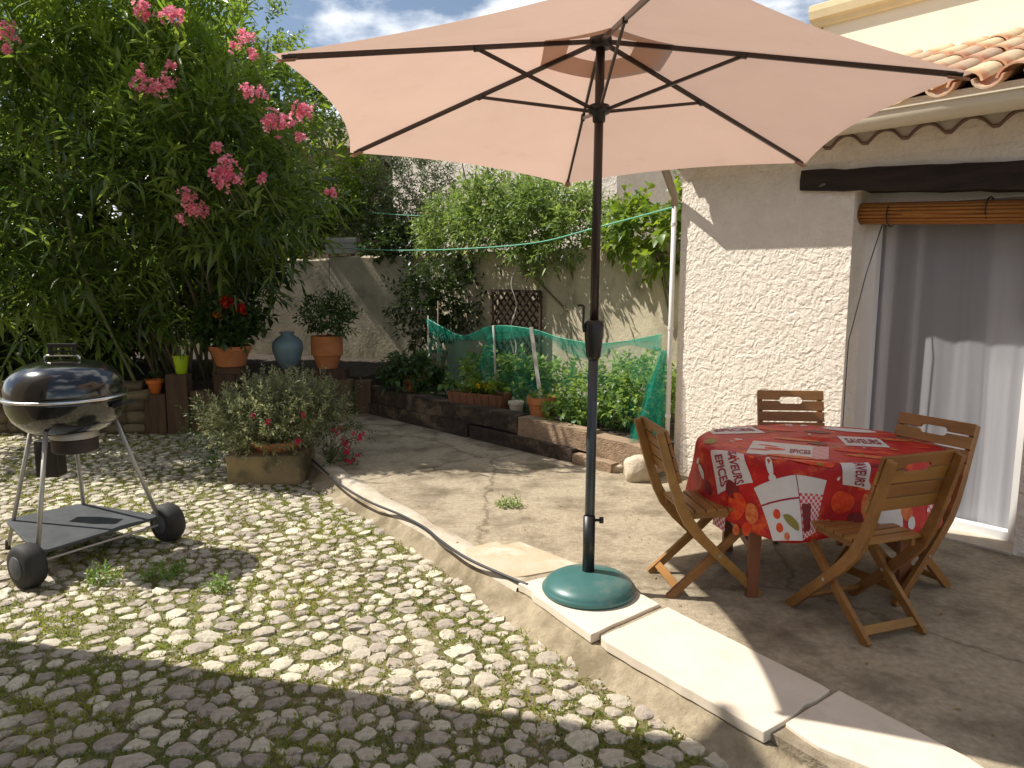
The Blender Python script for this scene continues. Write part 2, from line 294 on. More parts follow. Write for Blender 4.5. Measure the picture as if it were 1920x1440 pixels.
def leaves(name, P, D, L, Wd, mat, parent=None, org=(0, 0, 0), fold=0.22, curl=0.15, mid=0.45, rnd=None):
    P = np.asarray(P, float) - np.asarray(org); D = norm(np.asarray(D, float)); n = len(P)
    L = np.broadcast_to(np.asarray(L, float), (n,))[:, None]; Wd = np.broadcast_to(np.asarray(Wd, float), (n,))[:, None]
    ref = np.array([0, 0, 1.0]) + rng.normal(0, 0.45, (n, 3)); sd = norm(np.cross(D, ref)); up = np.cross(sd, D)
    m = P + D * L * mid; dn = np.array([0, 0, -1.0]) * L * curl
    V = np.stack([P, m + sd * Wd / 2 + up * fold * Wd + dn * 0.25, m + dn * 0.2, m - sd * Wd / 2 + up * fold * Wd + dn * 0.25, P + D * L + dn], 1)
    i = (np.arange(n) * 5)[:, None]
    F = np.concatenate([i + np.array([0, 2, 1]), i + np.array([0, 3, 2]), i + np.array([1, 2, 4]), i + np.array([2, 3, 4])])
    if rnd is None: rnd = rng.random(n)
    return raw_mesh(name, V.reshape(-1, 3), F, mat, parent, np.repeat(rnd, 5))
def in_ell(E, n, inner=0.35):
    vol = np.array([e[1][0] * e[1][1] * e[1][2] for e in E]); k = rng.choice(len(E), n, p=vol / vol.sum())
    c = np.array([e[0] for e in E])[k]; r = np.array([e[1] for e in E])[k]; d = norm(rng.normal(size=(n, 3)))
    rad = (inner ** 3 + (1 - inner ** 3) * rng.random(n)) ** (1 / 3) * (0.86 + 0.2 * rng.random(n))
    return c + d * r * rad[:, None], d
def shoots(E, n, per, slen, leaf, wid, mat, parent, org, name='foliage', up=0.5, out=0.6, ang=55, inner=0.35, keep=None, fold=0.22, curl=0.15, mid=0.45, jit=0.45, extra=None, light=None):
    B, d = in_ell(E, n, inner)
    if extra is not None: B = np.concatenate([B, extra[0]]); d = np.concatenate([d, extra[1]])
    if keep is not None: q = keep(B); B = B[q]; d = d[q]
    n = len(B); ax = norm(d * out + np.array([0, 0, up]) + rng.normal(0, jit, (n, 3)))
    tl = rng.random(n)
    t = (np.arange(per) + 0.5) / per
    ph = np.arange(per) * 2.399 + rng.random((n, 1)) * 6.28
    a = norm(np.cross(ax, rng.normal(size=(n, 3)))); b = np.cross(ax, a)
    Ls = slen * (0.6 + 0.8 * rng.random((n, 1)))
    P = B[:, None] + ax[:, None] * (t * Ls)[..., None]
    an = R(ang) * (1.15 - 0.45 * t)[None, :, None]
    D = ax[:, None] * np.cos(an) + (a[:, None] * np.cos(ph)[..., None] + b[:, None] * np.sin(ph)[..., None]) * np.sin(an)
    k = n * per; L = leaf * (0.6 + 0.7 * rng.random(k)); Wd = wid * (0.7 + 0.6 * rng.random(k))
    rn = np.clip(np.repeat(tl, per) * 0.6 + 0.4 * rng.random(k), 0, 1)
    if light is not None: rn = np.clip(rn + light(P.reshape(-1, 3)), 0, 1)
    return leaves(name, P.reshape(-1, 3), D.reshape(-1, 3), L, Wd, mat, parent, org, fold, curl, mid, rn)
def blossom(name, c, rad, nfl, size, mat, parent, org):
    d = norm(rng.normal(size=(nfl, 3)) + np.array([0, -0.35, 0.25])); P0 = np.asarray(c) + d * rad * (0.2 + 0.85 * rng.random((nfl, 1)))
    if rad > 0.05 and mat == 'petal_pink': P0 = P0 + rng.normal(0, 0.045, (4, 3))[rng.integers(0, 4, nfl)]
    a = norm(np.cross(d, rng.normal(size=(nfl, 3)))); b = np.cross(d, a); P = []; D = []
    for k in range(5):
        t = 2 * math.pi * k / 5; P.append(P0); D.append(a * math.cos(t) + b * math.sin(t) + d * 0.45)
    return leaves(name, np.concatenate(P), np.concatenate(D), size, size * 0.85, mat, parent, org, 0.1, 0.0, 0.62)

# ================================================================== SETTING
g = MB().add([(-700, -700, -0.34), (700, -700, -0.34), (700, 700, -0.34), (-700, 700, -0.34)], [(0, 1, 2, 3)]).build('ground', 'earth'); tag(g, 'bare brown earth reaching away beyond the yard', 'ground', kind='structure')
YZ = -0.12
KERB = [(-2.62, 7.75), (-1.66, 6.18), (-1.05, 5.22), (-0.44, 4.34), (0.02, 3.64), (0.37, 3.06), (0.86, 2.37), (1.03, 2.12), (1.7, 1.2), (2.6, 0.0), (4.0, -2.0)]
def kerb_x(y):
    for (x0, y0), (x1, y1) in zip(KERB, KERB[1:]):
        if y1 <= y <= y0: return x0 + (x1 - x0) * (y0 - y) / (y0 - y1)
    return KERB[0][0] if y > KERB[0][1] else KERB[-1][0]
xs = np.linspace(-9, 4.4, 90); ys = np.linspace(-5, 8.6, 90)
X, Y = np.meshgrid(xs, ys, indexing='ij'); Z = np.array([[YZ + 0.018 * mnoise.noise(Vector((x * 1.3, y * 1.3, 0))) for y in ys] for x in xs])
yard = MB().grid(np.stack([X, Y, Z], -1)).build('cobbled_yard', 'yard_soil', smooth=True); tag(yard, 'cobbled yard of pale rounded stones with grass and moss between them', 'yard', kind='structure')
def yz(x, y): return YZ + 0.018 * mnoise.noise(Vector((x * 1.3, y * 1.3, 0)))

# --- cobbles: relaxed cells with rounded stones
seeds = []
sx, sy = 0.104, 0.073
row = 0; y = 1.75
while y < 8.0:
    x = -0.74 * y - 0.55 + (row % 2) * sx / 2
    while x < kerb_x(y) - 0.085:
        k = 1.0 + 0.5 * mnoise.noise(Vector((x * 1.7, y * 1.7, 5)))
        px = x + random.uniform(-0.042, 0.042); py = y + random.uniform(-0.033, 0.033)
        if random.random() > 0.14 + 0.16 * (mnoise.noise(Vector((x * 0.9, y * 0.9, 9))) > 0.15) and not (px < -2.75 and py < 3.4): seeds.append((px, py))
        x += sx * k
    y += sy * random.uniform(0.92, 1.08); row += 1
S2 = np.array(seeds); NS = len(S2)
cell = {}
for i, (a, b) in enumerate(S2): cell.setdefault((int(a // 0.25), int(b // 0.25)), []).append(i)
NSEG = 9
ST = []
for i in range(NS):
    c = S2[i]; ci, cj = int(c[0] // 0.25), int(c[1] // 0.25)
    nb = [j for u in (-1, 0, 1) for v in (-1, 0, 1) for j in cell.get((ci + u, cj + v), []) if j != i]
    d = S2[nb] - c; dist = np.linalg.norm(d, axis=1); th = np.arctan2(d[:, 1], d[:, 0])
    ang = np.arange(NSEG) * 2 * math.pi / NSEG + random.uniform(0, 0.6)
    cs = np.cos(ang[:, None] - th[None]); rr = np.where(cs > 0.15, dist[None] / 2 / np.maximum(cs, 0.15), 9).min(1)
    rr = np.minimum(rr, 0.088) * random.uniform(0.68, 0.99); rr = 0.72 * rr + 0.14 * (np.roll(rr, 1) + np.roll(rr, -1)); rr *= rng.uniform(0.80, 1.12, NSEG)
    ST.append((c, ang, rr))
def stone_mesh(c, ang, rr, loc0):
    h = random.uniform(0.003, 0.0145); tx, ty = random.uniform(-0.13, 0.13), random.uniform(-0.13, 0.13)
    z0 = yz(*c); V = []
    for f, z in ((1.03, -0.015), (0.95, h * 0.55), (0.70, h * 0.98)):
        x = np.cos(ang) * rr * f; y_ = np.sin(ang) * rr * f
        V.append(np.stack([x, y_, z + (x * tx + y_ * ty if z > 0 else 0) + rng.normal(0, 0.0022, NSEG)], -1))
    V = np.concatenate(V + [np.array([[0, 0, h * 1.04]])]); V = V + (np.array([0, 0, 0]) if loc0 else np.array([c[0], c[1], z0]))
    F = []
    n = NSEG
    for k in range(n):
        k2 = (k + 1) % n
        for r0 in (0, n): F += [(r0 + k, r0 + k2, r0 + n + k2), (r0 + k, r0 + n + k2, r0 + n + k)]
        F.append((2 * n + k, 2 * n + k2, 3 * n))
    return V, F, z0
fov = [(abs(c[0]) < 0.665 * c[1] * 1.01 + 0.02 and c[1] > 1.98) for c, _, _ in ST]
score = [(-(r.mean() / max(c[1], 0.5) ** 1.5) if ok else 0) for (c, a, r), ok in zip(ST, fov)]
order = np.argsort(score)
big = set(order[:300].tolist())
VV, FF, RR, off = [], [], [], 0
for i, (c, a, r) in enumerate(ST):
    if i in big:
        V, F, z0 = stone_mesh(c, a, r, True)
        o = raw_mesh('cobble', V, F, 'cobble', yard, np.full(len(V), random.random()), True); o.location = (c[0], c[1], z0); o.data.set_sharp_from_angle(angle=R(38))
    else:
        V, F, z0 = stone_mesh(c, a, r, False); VV.append(V); FF.append(np.array(F) + off); off += len(V); RR.append(np.full(len(V), random.random()))
FIL = []
for _ in range(26000):
    y = 1.8 + 6.0 * random.random() ** 1.3; x = random.uniform(-0.74 * y - 0.2, kerb_x(y) - 0.06); m = random.uniform(0.010, 0.026)
    c = np.array([x, y]); ci, cj = int(x // 0.25), int(y // 0.25)
    nb = [j for u in (-1, 0, 1) for v in (-1, 0, 1) for j in cell.get((ci + u, cj + v), [])]
    if nb and (np.hypot(S2[nb, 0] - x, S2[nb, 1] - y) < np.array([ST[j][2].mean() for j in nb]) * 0.95 + m).any(): continue
    if (x < -2.75 and y < 3.4) or random.random() < 0.35: continue
    FIL.append((c, np.arange(NSEG) * 2 * math.pi / NSEG, m * rng.uniform(0.7, 1.25, NSEG)))
for c, a_, r in FIL[:1900]:
    V, F, z0 = stone_mesh(c, a_, r, False); V[:, 2] -= 0.006; VV.append(V); FF.append(np.array(F) + off); off += len(V); RR.append(np.full(len(V), random.random() * 0.8))
o = raw_mesh('cobbles', np.concatenate(VV), np.concatenate(FF), 'cobble', yard, np.concatenate(RR), True); tag(o, kind='stuff'); o.data.set_sharp_from_angle(angle=R(38))
# --- grass in the joints
occ = np.zeros((700, 700), bool)
for c, a, r in ST:
    m = r.mean() * 0.82; i0 = int((c[0] + 5.6) / 0.01); j0 = int((c[1] - 1.5) / 0.01); k = int(m / 0.01) + 1
    for u in range(-k, k + 1):
        for v in range(-k, k + 1):
            if u * u + v * v <= (m / 0.01) ** 2 and 0 <= i0 + u < 700 and 0 <= j0 + v < 700: occ[i0 + u, j0 + v] = True
GP = []
for _ in range(330000):
    y = 1.8 + 6.1 * random.random() ** 1.5; x = random.uniform(-0.74 * y - 0.3, kerb_x(y) - 0.05)
    i, j = int((x + 5.6) / 0.01), int((y - 1.5) / 0.01)
    if 0 <= i < 700 and 0 <= j < 700 and occ[i, j]: continue
    dn = mnoise.noise(Vector((x * 1.1, y * 1.1, 3))) + 0.55 * mnoise.noise(Vector((x * 4, y * 4, 1)))
    edge = max(0, 0.5 - 1.2 * abs(kerb_x(y) - 0.32 - x))
    if dn + edge * 0.9 < random.uniform(-0.85, 0.45): continue
    GP.append((x, y, yz(x, y) - 0.004))
    if len(GP) > 80000: break
GP = np.array(GP); n = len(GP)
D = rng.normal(0, 0.55, (n, 3)); D[:, 2] = 0.75 + 0.4 * rng.random(n)
cl = np.array([0.5 + 0.9 * mnoise.noise(Vector((p[0] * 2, p[1] * 2, 7))) for p in GP])
o = leaves('grass', GP, D, 0.011 + 0.026 * rng.random(n) * (0.5 + np.clip(cl, 0, 1.2)), 0.005 + 0.004 * rng.random(n), 'leaf_grass', None, fold=0.0, curl=0.2, rnd=np.clip(cl * 0.6 + 0.4 * rng.random(n), 0, 1)); tag(o, 'short green grass and moss growing in the joints of the cobbles', 'grass', kind='stuff')
mk = [p for p in GP if mnoise.noise(Vector((p[0] * 0.8 + 4, p[1] * 0.8, 2))) > 0.05]; mk = np.array(mk) + rng.normal(0, 0.012, (len(mk), 3)) * [1, 1, 0]
D = rng.normal(0, 0.8, (len(mk), 3)); D[:, 2] = 0.4
o = leaves('dry_grass', mk, D, 0.028, 0.004, 'leaf_straw', None, fold=0.0, curl=0.3); tag(o, 'straw coloured dry moss and grass between the cobbles', 'dry grass', kind='stuff')

# --- patio
INNER = [(-2.62, 7.75), (-1.63, 6.2), (-1.02, 5.24), (-0.41, 4.36), (0.05, 3.66), (0.41, 3.08), (0.90, 2.39), (1.07, 2.14), (1.75, 1.22), (2.65, 0.0), (4.05, -2.0)]
poly = INNER + [(8, -2), (8, 0.2), (4.6, 2.2), (1.5, 6.6), (-1.2, 9.3), (-2.3, 8.6)]
patio = MB().prism(poly, -0.33, 0.0).build('patio', 'concrete'); tag(patio, 'worn grey brown concrete patio beside the house', 'patio', kind='structure')
NRM = []
for i in range(len(KERB)):
    a = Vector(KERB[max(i - 1, 0)]); b = Vector(KERB[min(i + 1, len(KERB) - 1)]); d = (b - a).normalized(); NRM.append(Vector((-d.y, d.x)) * -1 if Vector((-d.y, d.x)).x > 0 else Vector((-d.y, d.x)))
def strip(offs, idx, jit=0.0, n=10, tail=0.0):
    rows = []
    for i, j in zip(idx, idx[1:]):
        for k in range(n):
            t = k / n; p = Vector(KERB[i]).lerp(Vector(KERB[j]), t); nn = NRM[i].lerp(NRM[j], t)
            w = 1 + jit * mnoise.noise(Vector((p.x * 3, p.y * 3, 0)))
            rows.append([(p.x + nn.x * o * (w if o else 1), p.y + nn.y * o * (w if o else 1), z + 0.006 * mnoise.noise(Vector((p.x * 9, p.y * 9, o * 30)))) for o, z in offs])
    p = Vector(KERB[idx[-1]]); nn = NRM[idx[-1]]; rows.append([(p.x + nn.x * o, p.y + nn.y * o, z - tail) for o, z in offs])
    return rows
o = MB().grid(strip([(-0.04, -0.20), (-0.04, -0.032), (0.0, -0.034), (0.045, -0.085), (0.085, -0.112), (0.14, -0.138), (0.16, -0.2)], list(range(len(KERB))), 0.25)).build('kerb_footing', 'kerb_mortar', smooth=True); tag(o, 'tan mortar footing sloping from patio edge to the cobbles', 'kerb', kind='structure')
o = MB().grid(strip([(-0.13, -0.006), (-0.115, 0.004), (-0.04, 0.006), (-0.008, -0.002), (0.004, -0.05)], [0, 1, 2, 3, 4], 0.3, tail=0.012)).build('white_kerb', 'white_kerb', smooth=True); tag(o, 'whitish mortar kerb running along the patio edge', 'kerb', kind='structure')
def slab(name, pts, z0, z1, mat, label, seed):
    q = []
    for i in range(len(pts)):
        p0, p1 = Vector(pts[i]), Vector(pts[(i + 1) % len(pts)]); k = max(1, int((p1 - p0).length / 0.05))
        for j_ in range(k):
            s = p0.lerp(p1, j_ / k); w = 0.0055 * mnoise.noise(Vector((s.x * 14, s.y * 14, seed))) - (0.012 if random.random() < 0.05 else 0)
            d = (p1 - p0).normalized(); q.append((s.x + d.y * w, s.y - d.x * w))
    o = MB().prism(q, z0, z1).build(name, mat, patio); bv = o.modifiers.new('edge', 'BEVEL'); bv.width = 0.005; bv.segments = 2; o['label'] = label
    return o
slab('stone_slab', [(0.035, 3.64), (0.345, 3.085), (0.705, 3.395), (0.44, 3.87)], -0.028, 0.016, 'slab_stone', 'white stone slab under the parasol base', 1)
slab('stone_slab', [(0.375, 3.055), (0.865, 2.375), (0.905, 2.40), (1.20, 2.64), (1.19, 2.67), (0.735, 3.36)], -0.028, 0.018, 'slab_stone', 'long bright white stone slab between two joints', 2)
slab('stone_slab', [(0.955, 2.43), (1.02, 2.30), (1.19, 2.15), (1.75, 1.30), (2.05, 1.5), (1.51, 2.20), (1.235, 2.645)], -0.030, 0.016, 'slab_stone', 'half shaded stone slab at the bottom right', 3)
slab('worn_slab', [(-0.285, 4.14), (0.0, 3.72), (0.385, 3.90), (0.05, 4.27), (-0.04, 4.23), (-0.09, 4.28)], -0.028, 0.008, 'tan_stone', 'tan worn stone slab with a broken corner', 4)
# --- terrace and bed soil
tz = MB().prism([(-9, 8.12), (-4.0, 8.10), (-2.9, 8.36), (-1.72, 8.78), (-1.2, 10.3), (-2.6, 10.95), (-9, 13.0)], -0.33, 0.40).build('terrace', 'soil'); tag(tz, 'raised dark planting terrace behind the timbers', 'terrace', kind='structure')
bz = MB().prism([(-1.60, 8.85), (1.15, 5.95), (1.6, 6.2), (2.2, 6.7), (-1.1, 10.35), (-1.5, 10.4)], -0.3, 0.215).build('vegetable_bed', 'soil'); tag(bz, 'dark soil of the raised vegetable bed', 'bed', kind='structure')

# ================================================================== HOUSE
HR = math.atan2(-0.76268, 0.64678)
house = thing('house', 'low rough plastered house with a tiled roof beside the patio', 'house', (1.3035, 5.9152, 0), HR)
OL, OR_, OT = 1.345, 2.385, 2.10    # opening
m = MB(); T = 0.33
zs0 = -0.1; ztop = 2.52
P = lambda s, z, yy=0.0: (s, yy, z)
m.add([P(0, zs0), P(OL, zs0), P(OL, OT), P(OL, ztop), P(0, ztop)], [(0, 1, 2, 3, 4)])
m.add([P(OR_, zs0), P(6.5, zs0), P(6.5, ztop), P(OR_, ztop), P(OR_, OT)], [(0, 1, 2, 3, 4)])
m.add([P(OL, OT), P(OR_, OT), P(OR_, ztop), P(OL, ztop)], [(0, 1, 2, 3)])
m.add([P(OL, zs0), P(OL, zs0, T), P(OL, OT, T), P(OL, OT)], [(0, 1, 2, 3)])
m.add([P(OR_, zs0), P(OR_, OT), P(OR_, OT, T), P(OR_, zs0, T)], [(0, 1, 2, 3)])
m.add([P(OL, OT), P(OL, OT, T), P(OR_, OT, T), P(OR_, OT)], [(0, 1, 2, 3)])
m.add([P(0, zs0), P(0, ztop), (0, 2.0, 3.3), (0, 6, 3.3), (0, 6, zs0)], [(0, 1, 2, 3, 4)])
m.add([(6.5, 0, zs0), (6.5, 0, ztop), (6.5, 2.0, 3.3), (6.5, 6, 3.3), (6.5, 6, zs0)], [(4, 3, 2, 1, 0)])
m.add([(0, 6, zs0), (0, 6, 3.3), (6.5, 6, 3.3), (6.5, 6, zs0)], [(0, 1, 2, 3)])
m.build('wall', 'stucco', house, recalc=False)
r_ = MB()   # room behind the door
r_.add([(0.25, T, 0.0), (6.2, T, 0.0), (6.2, 3.4, 0.0), (0.25, 3.4, 0.0)], [(0, 1, 2, 3)])
r_.add([(0.25, T, 2.3), (6.2, T, 2.3), (6.2, 3.4, 2.3), (0.25, 3.4, 2.3)], [(3, 2, 1, 0)])
r_.add([(0.25, 3.4, 0), (6.2, 3.4, 0), (6.2, 3.4, 2.3), (0.25, 3.4, 2.3)], [(0, 1, 2, 3)])
r_.add([(0.25, T, 0), (0.25, 3.4, 0), (0.25, 3.4, 2.3), (0.25, T, 2.3)], [(0, 1, 2, 3)])
r_.add([(6.2, T, 0), (6.2, 3.4, 0), (6.2, 3.4, 2.3), (6.2, T, 2.3)], [(3, 2, 1, 0)])
r_.add([(0.25, T, 0), (OL, T, 0), (OL, T, 2.3), (0.25, T, 2.3)], [(3, 2, 1, 0)])
r_.add([(OR_, T, 0), (6.2, T, 0), (6.2, T, 2.3), (OR_, T, 2.3)], [(3, 2, 1, 0)])
r_.add([(OL, T, OT), (OR_, T, OT), (OR_, T, 2.3), (OL, T, 2.3)], [(3, 2, 1, 0)])
r_.build('room', 'room_wall', house, recalc=False)
lm = MB(); n = 26; L0 = []
for i in range(n + 1):
    s = 0.985 + 2.6 * i / n; zt = 2.262 - 0.062 * (s - 1); zb = 2.128 - 0.075 * (s - 1)
    L0.append([(s, -0.03, zb), (s, -0.034, (zt + zb) / 2), (s, -0.03, zt), (s, 0.2, zt), (s, 0.2, zb), (s, -0.03, zb)])
lm.grid(L0); lm.add(L0[0][:5], [(0, 1, 2, 3, 4)]); o = lm.build('lintel', 'lintel_wood', house); roughen(o, 0.012, 7, 3); o['label'] = 'dark rough timber beam over the glass door'
# door
door = MB()
FR0, FR1 = 0.19, 0.26
door.box(OL - 0.02, OL + 0.075, FR0, FR1, 0.0, OT); door.box(OR_ - 0.085, OR_ + 0.02, FR0, FR1, 0.0, OT)
door.box(OL + 0.075, OR_ - 0.085, FR0, FR1, OT - 0.08, OT); door.box(OL + 0.075, OR_ - 0.085, FR0, FR1, 0.0, 0.065)
dr = door.build('door_frame', 'pvc_white', house)
leaf = MB()   # left leaf swung inwards
leaf.box(OL + 0.085, OL + 0.125, 0.30, 0.36, 0.08, 2.0); leaf.box(OL + 0.085, OL + 0.125, 0.76, 0.82, 0.08, 2.0)
leaf.box(OL + 0.085, OL + 0.125, 0.36, 0.76, 0.08, 0.16); leaf.box(OL + 0.085, OL + 0.125, 0.36, 0.76, 1.92, 2.0)
lf = leaf.build('door_leaf', 'pvc_white', house); lf['label'] = 'white door leaf opened into the room'
MB().box(OL + 0.10, OL + 0.108, 0.36, 0.76, 0.16, 1.92).build('pane', 'glass', lf)
MB().box(OL - 0.0, OR_ - 0.0, -0.02, FR0, -0.05, 0.012).build('threshold', 'white_kerb', house)
# eaves: curved tiles under the gutter
PER = 0.238; eo = 0.05
def arch(s0, k, n=14): return [(s0 + PER * (j / n), 2.372 + 0.066 * max(0.0, math.sin(math.pi * min(1, max(0, (j / n - 0.10) / 0.80))) ** 0.8)) for j in range(n + 1)]
tm = MB(); A = arch(0, 0); th = 0.018
rows = []
for (s, z) in A: rows.append([(s, 0.0, z), (s, -eo, z), (s, -eo, z + th), (s, 0.0, z + th)])
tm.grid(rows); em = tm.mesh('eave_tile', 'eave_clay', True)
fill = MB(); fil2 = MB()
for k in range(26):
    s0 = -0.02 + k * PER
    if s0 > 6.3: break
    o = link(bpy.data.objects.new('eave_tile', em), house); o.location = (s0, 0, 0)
    a = arch(s0, k)
    fill.grid([[(s, -eo + 0.012, z + th), (s, -eo + 0.012, 2.515)] for s, z in a])
    fil2.grid([[(s, -0.036, z - 0.002), (s, -0.004, 2.29)] for s, z in a])
fil2.build('eave_render', 'stucco', house)
fill.build('eave_fill', 'plaster_fill', house)
MB().box(-0.02, 6.4, -0.185, -0.165, 2.49, 2.575).build('fascia', 'plaster_fill', house)
# gutter
G0, G1 = -0.02, 6.4; gp = []
for i in range(13):
    t = math.pi * i / 12; gp.append((-0.265 + 0.072 * math.cos(t), 2.492 - 0.085 * math.sin(t)))
gp.append((-0.349, 2.496)); gp.append((-0.349, 2.504)); gp.append((-0.331, 2.504))
gm = MB().grid([[(s, y_, z) for y_, z in gp] for s in (G0, 2.0, 4.0, G1)])
gm.add([(G0, y_, z) for y_, z in gp[:13]], [tuple(range(13))])
gt = gm.build('gutter', 'gutter_paint', house, smooth=False, auto=40); sm = gt.modifiers.new('solid', 'SOLIDIFY'); sm.thickness = 0.003
MB().tube([(0.02, -0.265, 2.42), (0.02, -0.262, 2.375), (0.0, -0.20, 2.33), (-0.03, -0.09, 2.22), (-0.035, -0.05, 2.17), (-0.035, -0.045, 2.10)], 0.03, 12).build('swan_neck', 'pipe_brown', house, smooth=True)
dp = MB().tube([(-0.035, -0.045, 2.13), (-0.035, -0.045, 0.02)], 0.019, 12).build('downpipe', 'pipe_white', house, smooth=True)
for z in (1.95, 1.15, 0.45): MB().tube([(-0.035, -0.045, z), (-0.035, -0.045, z + 0.025)], 0.023, 12).build('pipe_clip', 'pipe_white', dp)
# roof
SL = 0.35
def roof_z(yy): return 2.535 + SL * (yy + 0.25)
rf = MB().add([(-0.1, -0.18, roof_z(-0.18) - 0.03), (6.5, -0.18, roof_z(-0.18) - 0.03), (6.5, 2.0, roof_z(2.0) - 0.03), (-0.1, 2.0, roof_z(2.0) - 0.03)], [(0, 1, 2, 3)]).build('roof', 'eave_clay', house)
def tile_mesh(up):
    rows = []; Lt = 0.44; n = 8
    for (yy, rad) in ((0, 0.092 if up else 0.080), (Lt, 0.076 if up else 0.094)):
        outer = []; inner = []
        for j in range(n + 1):
            t = math.pi * (0.04 + 0.92 * j / n); c_, s_ = math.cos(t), math.sin(t) * (1 if up else -1)
            outer.append((c_ * rad, yy, s_ * rad * 0.85 + SL * yy)); inner.append((c_ * (rad - 0.013), yy, s_ * (rad - 0.013) * 0.85 + SL * yy))
        rows.append(outer + inner[::-1] + outer[:1])
    mb = MB().grid(rows); k = 2 * (n + 1); v = rows[0][:k]
    mb.add(v, [(j, j + 1, k - 2 - j, k - 1 - j) for j in range(n)])
    me = mb.mesh('roof_tile', 'tile_clay', False); b = bmesh.new(); b.from_mesh(me); bmesh.ops.recalc_face_normals(b, faces=b.faces); b.to_mesh(me); b.free(); me.shade_smooth(); me.set_sharp_from_angle(angle=R(50)); return me
TC, TP = tile_mesh(True), tile_mesh(False)
for k in range(18):
    for rr in range(6):
        yy = -0.27 + rr * 0.37
        for me, ds, dz in ((TP, 0.0, 0.075), (TC, 0.119, 0.045)):
            o = link(bpy.data.objects.new('roof_tile', me), rf)
            o.location = (0.0 + k * PER + ds + random.uniform(-0.006, 0.006), yy + random.uniform(-0.015, 0.015), roof_z(yy) + dz + rr * 0.001)
            o.rotation_euler = (0, random.uniform(-0.03, 0.03), random.uniform(-0.03, 0.03))
# curtain, blind, kitchen pieces
def curtain(name, label, s0, s1, yy, z0, z1, waves, amp, mat):
    A = []
    for i in range(121):
        t = i / 120; r0 = []
        for j in range(13):
            z = z0 + (z1 - z0) * j / 12; k = 1 - 0.35 * (j / 12)
            r0.append((s0 + (s1 - s0) * t + 0.01 * math.sin(z * 3 + t * 9), yy + amp * k * (1.6 * mnoise.noise(Vector((t * waves * 1.7, z * 0.35, s0 * 7))) + 0.9 * mnoise.noise(Vector((t * waves * 4.1, z * 0.5, 3.3))) + 0.35 * math.sin(t * waves * 6.283 + 2 * mnoise.noise(Vector((t * 3, z, 1))))), z))
        A.append(r0)
    o = MB().grid(A).build(name, mat, None, smooth=True, recalc=False); o.location = (1.3035, 5.9152, 0); o.rotation_euler = (0, 0, HR)
    return tag(o, label, 'curtain')
curtain('sheer_curtain', 'white sheer curtain hanging across the whole glass door', OL + 0.0, OR_ - 0.03, 0.275, 0.03, 2.06, 6, 0.009, 'sheer')
curtain('gathered_curtain', 'bunched white curtain at the right side of the glass door', OR_ - 0.33, OR_ - 0.06, 0.345, 0.04, 2.06, 5, 0.024, 'sheer')
bl = thing('bamboo_blind', 'rolled up brown bamboo blind under the dark lintel', 'blind', (1.3035, 5.9152, 0), HR)
b0 = MB(); bc = (0.10, 1.965)
b0.tube([(OL + 0.005, bc[0], bc[1]), (OR_ - 0.11, bc[0], bc[1] - 0.045)], 0.048, 14)
b0.build('roll', 'bamboo', bl, smooth=True)
for k in range(16):
    t = 2 * math.pi * k / 16
    yy, zz = bc[0] + 0.05 * math.cos(t), bc[1] + 0.058 * math.sin(t)
    MB().tube([(OL + 0.003, yy, zz), (OR_ - 0.108, yy, zz - 0.045)], 0.0095, 6).build('reed', 'bamboo', bl, smooth=True)
for s in (OL + 0.19, OR_ - 0.30): MB().tube([(s + 0.003 * math.cos(t), bc[0] + 0.063 * math.cos(t), bc[1] - 0.02 + 0.07 * math.sin(t)) for t in np.linspace(0, 6.283, 17)], 0.004, 5, False).build('tie_cord', 'cord_black', bl)
MB().tube([(1.487, 0.10, 1.90), (1.44, 0.02, 1.58), (1.374, -0.02, 1.149), (1.373, -0.022, 0.85), (1.372, -0.02, 0.52)], 0.0035, 5).build('pull_cord', 'cord_black', bl)
hd = thing('range_hood', 'grey kitchen range hood dimly seen through the curtain', 'hood', (1.3035, 5.9152, 0), HR)
MB().box(0.66, 0.99, 3.0, 3.39, 1.60, 2.29).build('duct', 'steel', hd)
MB().add([(0.44, 2.9, 1.44), (1.14, 2.9, 1.44), (1.14, 3.39, 1.44), (0.44, 3.39, 1.44), (0.64, 3.0, 1.62), (1.01, 3.0, 1.62), (1.01, 3.39, 1.62), (0.64, 3.39, 1.62)], [(0, 1, 5, 4), (1, 2, 6, 5), (3, 0, 4, 7), (0, 3, 2, 1), (4, 5, 6, 7)]).build('canopy_hood', 'steel', hd)
kc = thing('kitchen_counter', 'dark kitchen counter dimly seen through the glass door', 'counter', (1.3035, 5.9152, 0), HR)
MB().box(0.27, 3.0, 2.83, 3.39, 0.0, 0.84).build('cabinet', 'room_dark', kc); MB().box(0.27, 3.0, 2.80, 3.39, 0.84, 0.88).build('worktop', 'plaster_fill', kc)
# upper building behind
ub = thing('cream_building', 'cream painted taller building behind the tiled roof', 'building', (1.3035, 5.9152, 0), HR)
MB().box(-0.02, 9, 2.02, 8, 3.0, 3.93).build('wall', 'cream_wall', ub)
cm = MB(); cp = [(2.015, 3.82), (1.985, 3.83), (1.97, 3.87), (1.94, 3.885), (1.925, 3.95), (1.925, 4.0), (2.0, 4.03), (2.5, 4.05), (2.5, 3.92)]
cm.grid([[(s, y_, z) for y_, z in cp] for s in (-0.12, 9.1)]); cm.add([(-0.12, y_, z) for y_, z in cp], [tuple(range(len(cp)))]); cm.build('cornice', 'cornice', ub)
fl = MB(); fl.add([(-0.1, 2.01, 3.42), (6.5, 2.01, 3.42), (6.5, 1.98, 3.36), (-0.1, 1.98, 3.36), (-0.1, 1.80, 3.335), (6.5, 1.80, 3.335)], [(0, 1, 2, 3), (3, 2, 5, 4)]).build('flashing', 'zinc', ub)
